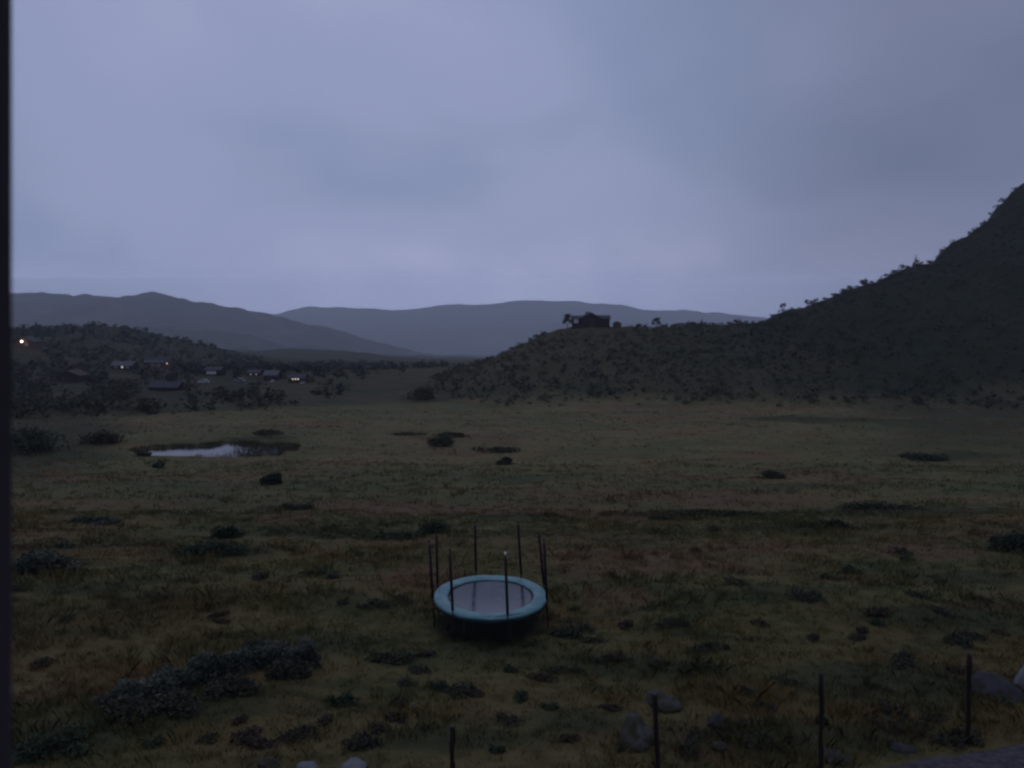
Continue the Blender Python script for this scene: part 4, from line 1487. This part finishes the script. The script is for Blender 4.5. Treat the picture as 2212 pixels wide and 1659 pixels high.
tree_at("birch", 1226, 4.6, "round bare-stemmed tree at the left end of the hilltop house", w=0.95)
tree_at("birch", 1418, 3.4, "small round tree alone on the ridge right of the shed", w=1.1)
tree_at("spruce", 1970, 3.9, "pointed spruce standing out highest on the right ridge")
tree_at("birch", 1690, 3.0, "dark upright tree where the right hill starts to rise", w=0.75)
tree_at("birch", 1742, 2.4, "dark tree on the lower right ridge, right of the upright one", w=0.9)
tree_at("spruce", 1516, 2.0, "little pointed tree on the level ridge right of the house", w=0.8)
tree_at("birch", 1861, 2.6, "bushy tree halfway up the right ridge", w=1.1)
tree_at("birch", 1832, 1.7, "small tree left of the bushy tree halfway up the ridge")
tree_at("birch", 1940, 2.0, "round tree just left of the pointed spruce", w=1.2)
for dx in (1378, 1395, 1436, 1455, 1470, 1487, 1500, 1540, 1575, 1590, 1612, 1632, 1648):
    tree_at("birch", dx, tb.uniform(0.7, 1.5), "low birch bush on the level ridge between the house and the right hill", "bushes on the level ridge", w=1.3)
for dx in (1667, 1710, 1725, 1760, 1780, 1800, 1818, 1848, 1880, 1896, 1912, 1927, 1955, 1985, 2002, 2018):
    tree_at("birch", dx, tb.uniform(0.6, 1.5), "low birch bush on the rising right ridge", "bushes on the right ridge", w=1.3)
for dx in (2048, 2066, 2084, 2104, 2128, 2150, 2172, 2194):
    tree_at("birch", dx, tb.uniform(0.4, 0.9), "low birch bush on the steep top of the right hill", "bushes on the top of the right hill", w=1.4)
for dx in (1010, 1030, 1062, 1088, 1120, 1146, 1172):
    tree_at("birch", dx, tb.uniform(0.4, 0.9), "low bush on the left slope of the house hill", "bushes on the left slope of the house hill", w=1.4)

# ------------------------------------------------------------------ window jamb at the left edge, recast as a leaning post from the ground
vx, vy = -0.3257, 0.40
vz = float(ground(vx, vy)) - 0.3
lean = R(PITCH)
bp_ = empty("window_jamb_post", (vx, vy - math.tan(lean) * (CAM_Z - vz), vz), 0, "dark window jamb built as a timber post, a blurred strip at the left edge", "post")
bp_.rotation_euler = (-lean, 0, 0)
box("shaft", (0, 0, 5.6), (0.10, 0.10, 12.4), M["tarred"], bp_, 0.006)

# ------------------------------------------------------------------ evening haze
hb = bmesh.new()
add_box(hb, (0, HAZE_FAR / 2 - 25, HAZE_TOP - 590), (30000, HAZE_FAR + 50, 1180))
hm, hn, hl, hbs = new_mat("haze")
hn.remove(hbs)
pv_ = N(hn, "ShaderNodeVolumePrincipled")
pv_.inputs["Color"].default_value = (0.90, 0.94, 1.0, 1)
pv_.inputs["Density"].default_value = HAZE_D
pv_.inputs["Density Attribute"].default_value = ""
pv_.inputs["Anisotropy"].default_value = 0.0
hl.new(pv_.outputs[0], hn["Material Output"].inputs["Volume"])
tag(link("haze", bm_mesh("haze", hb), hm), kind="stuff")
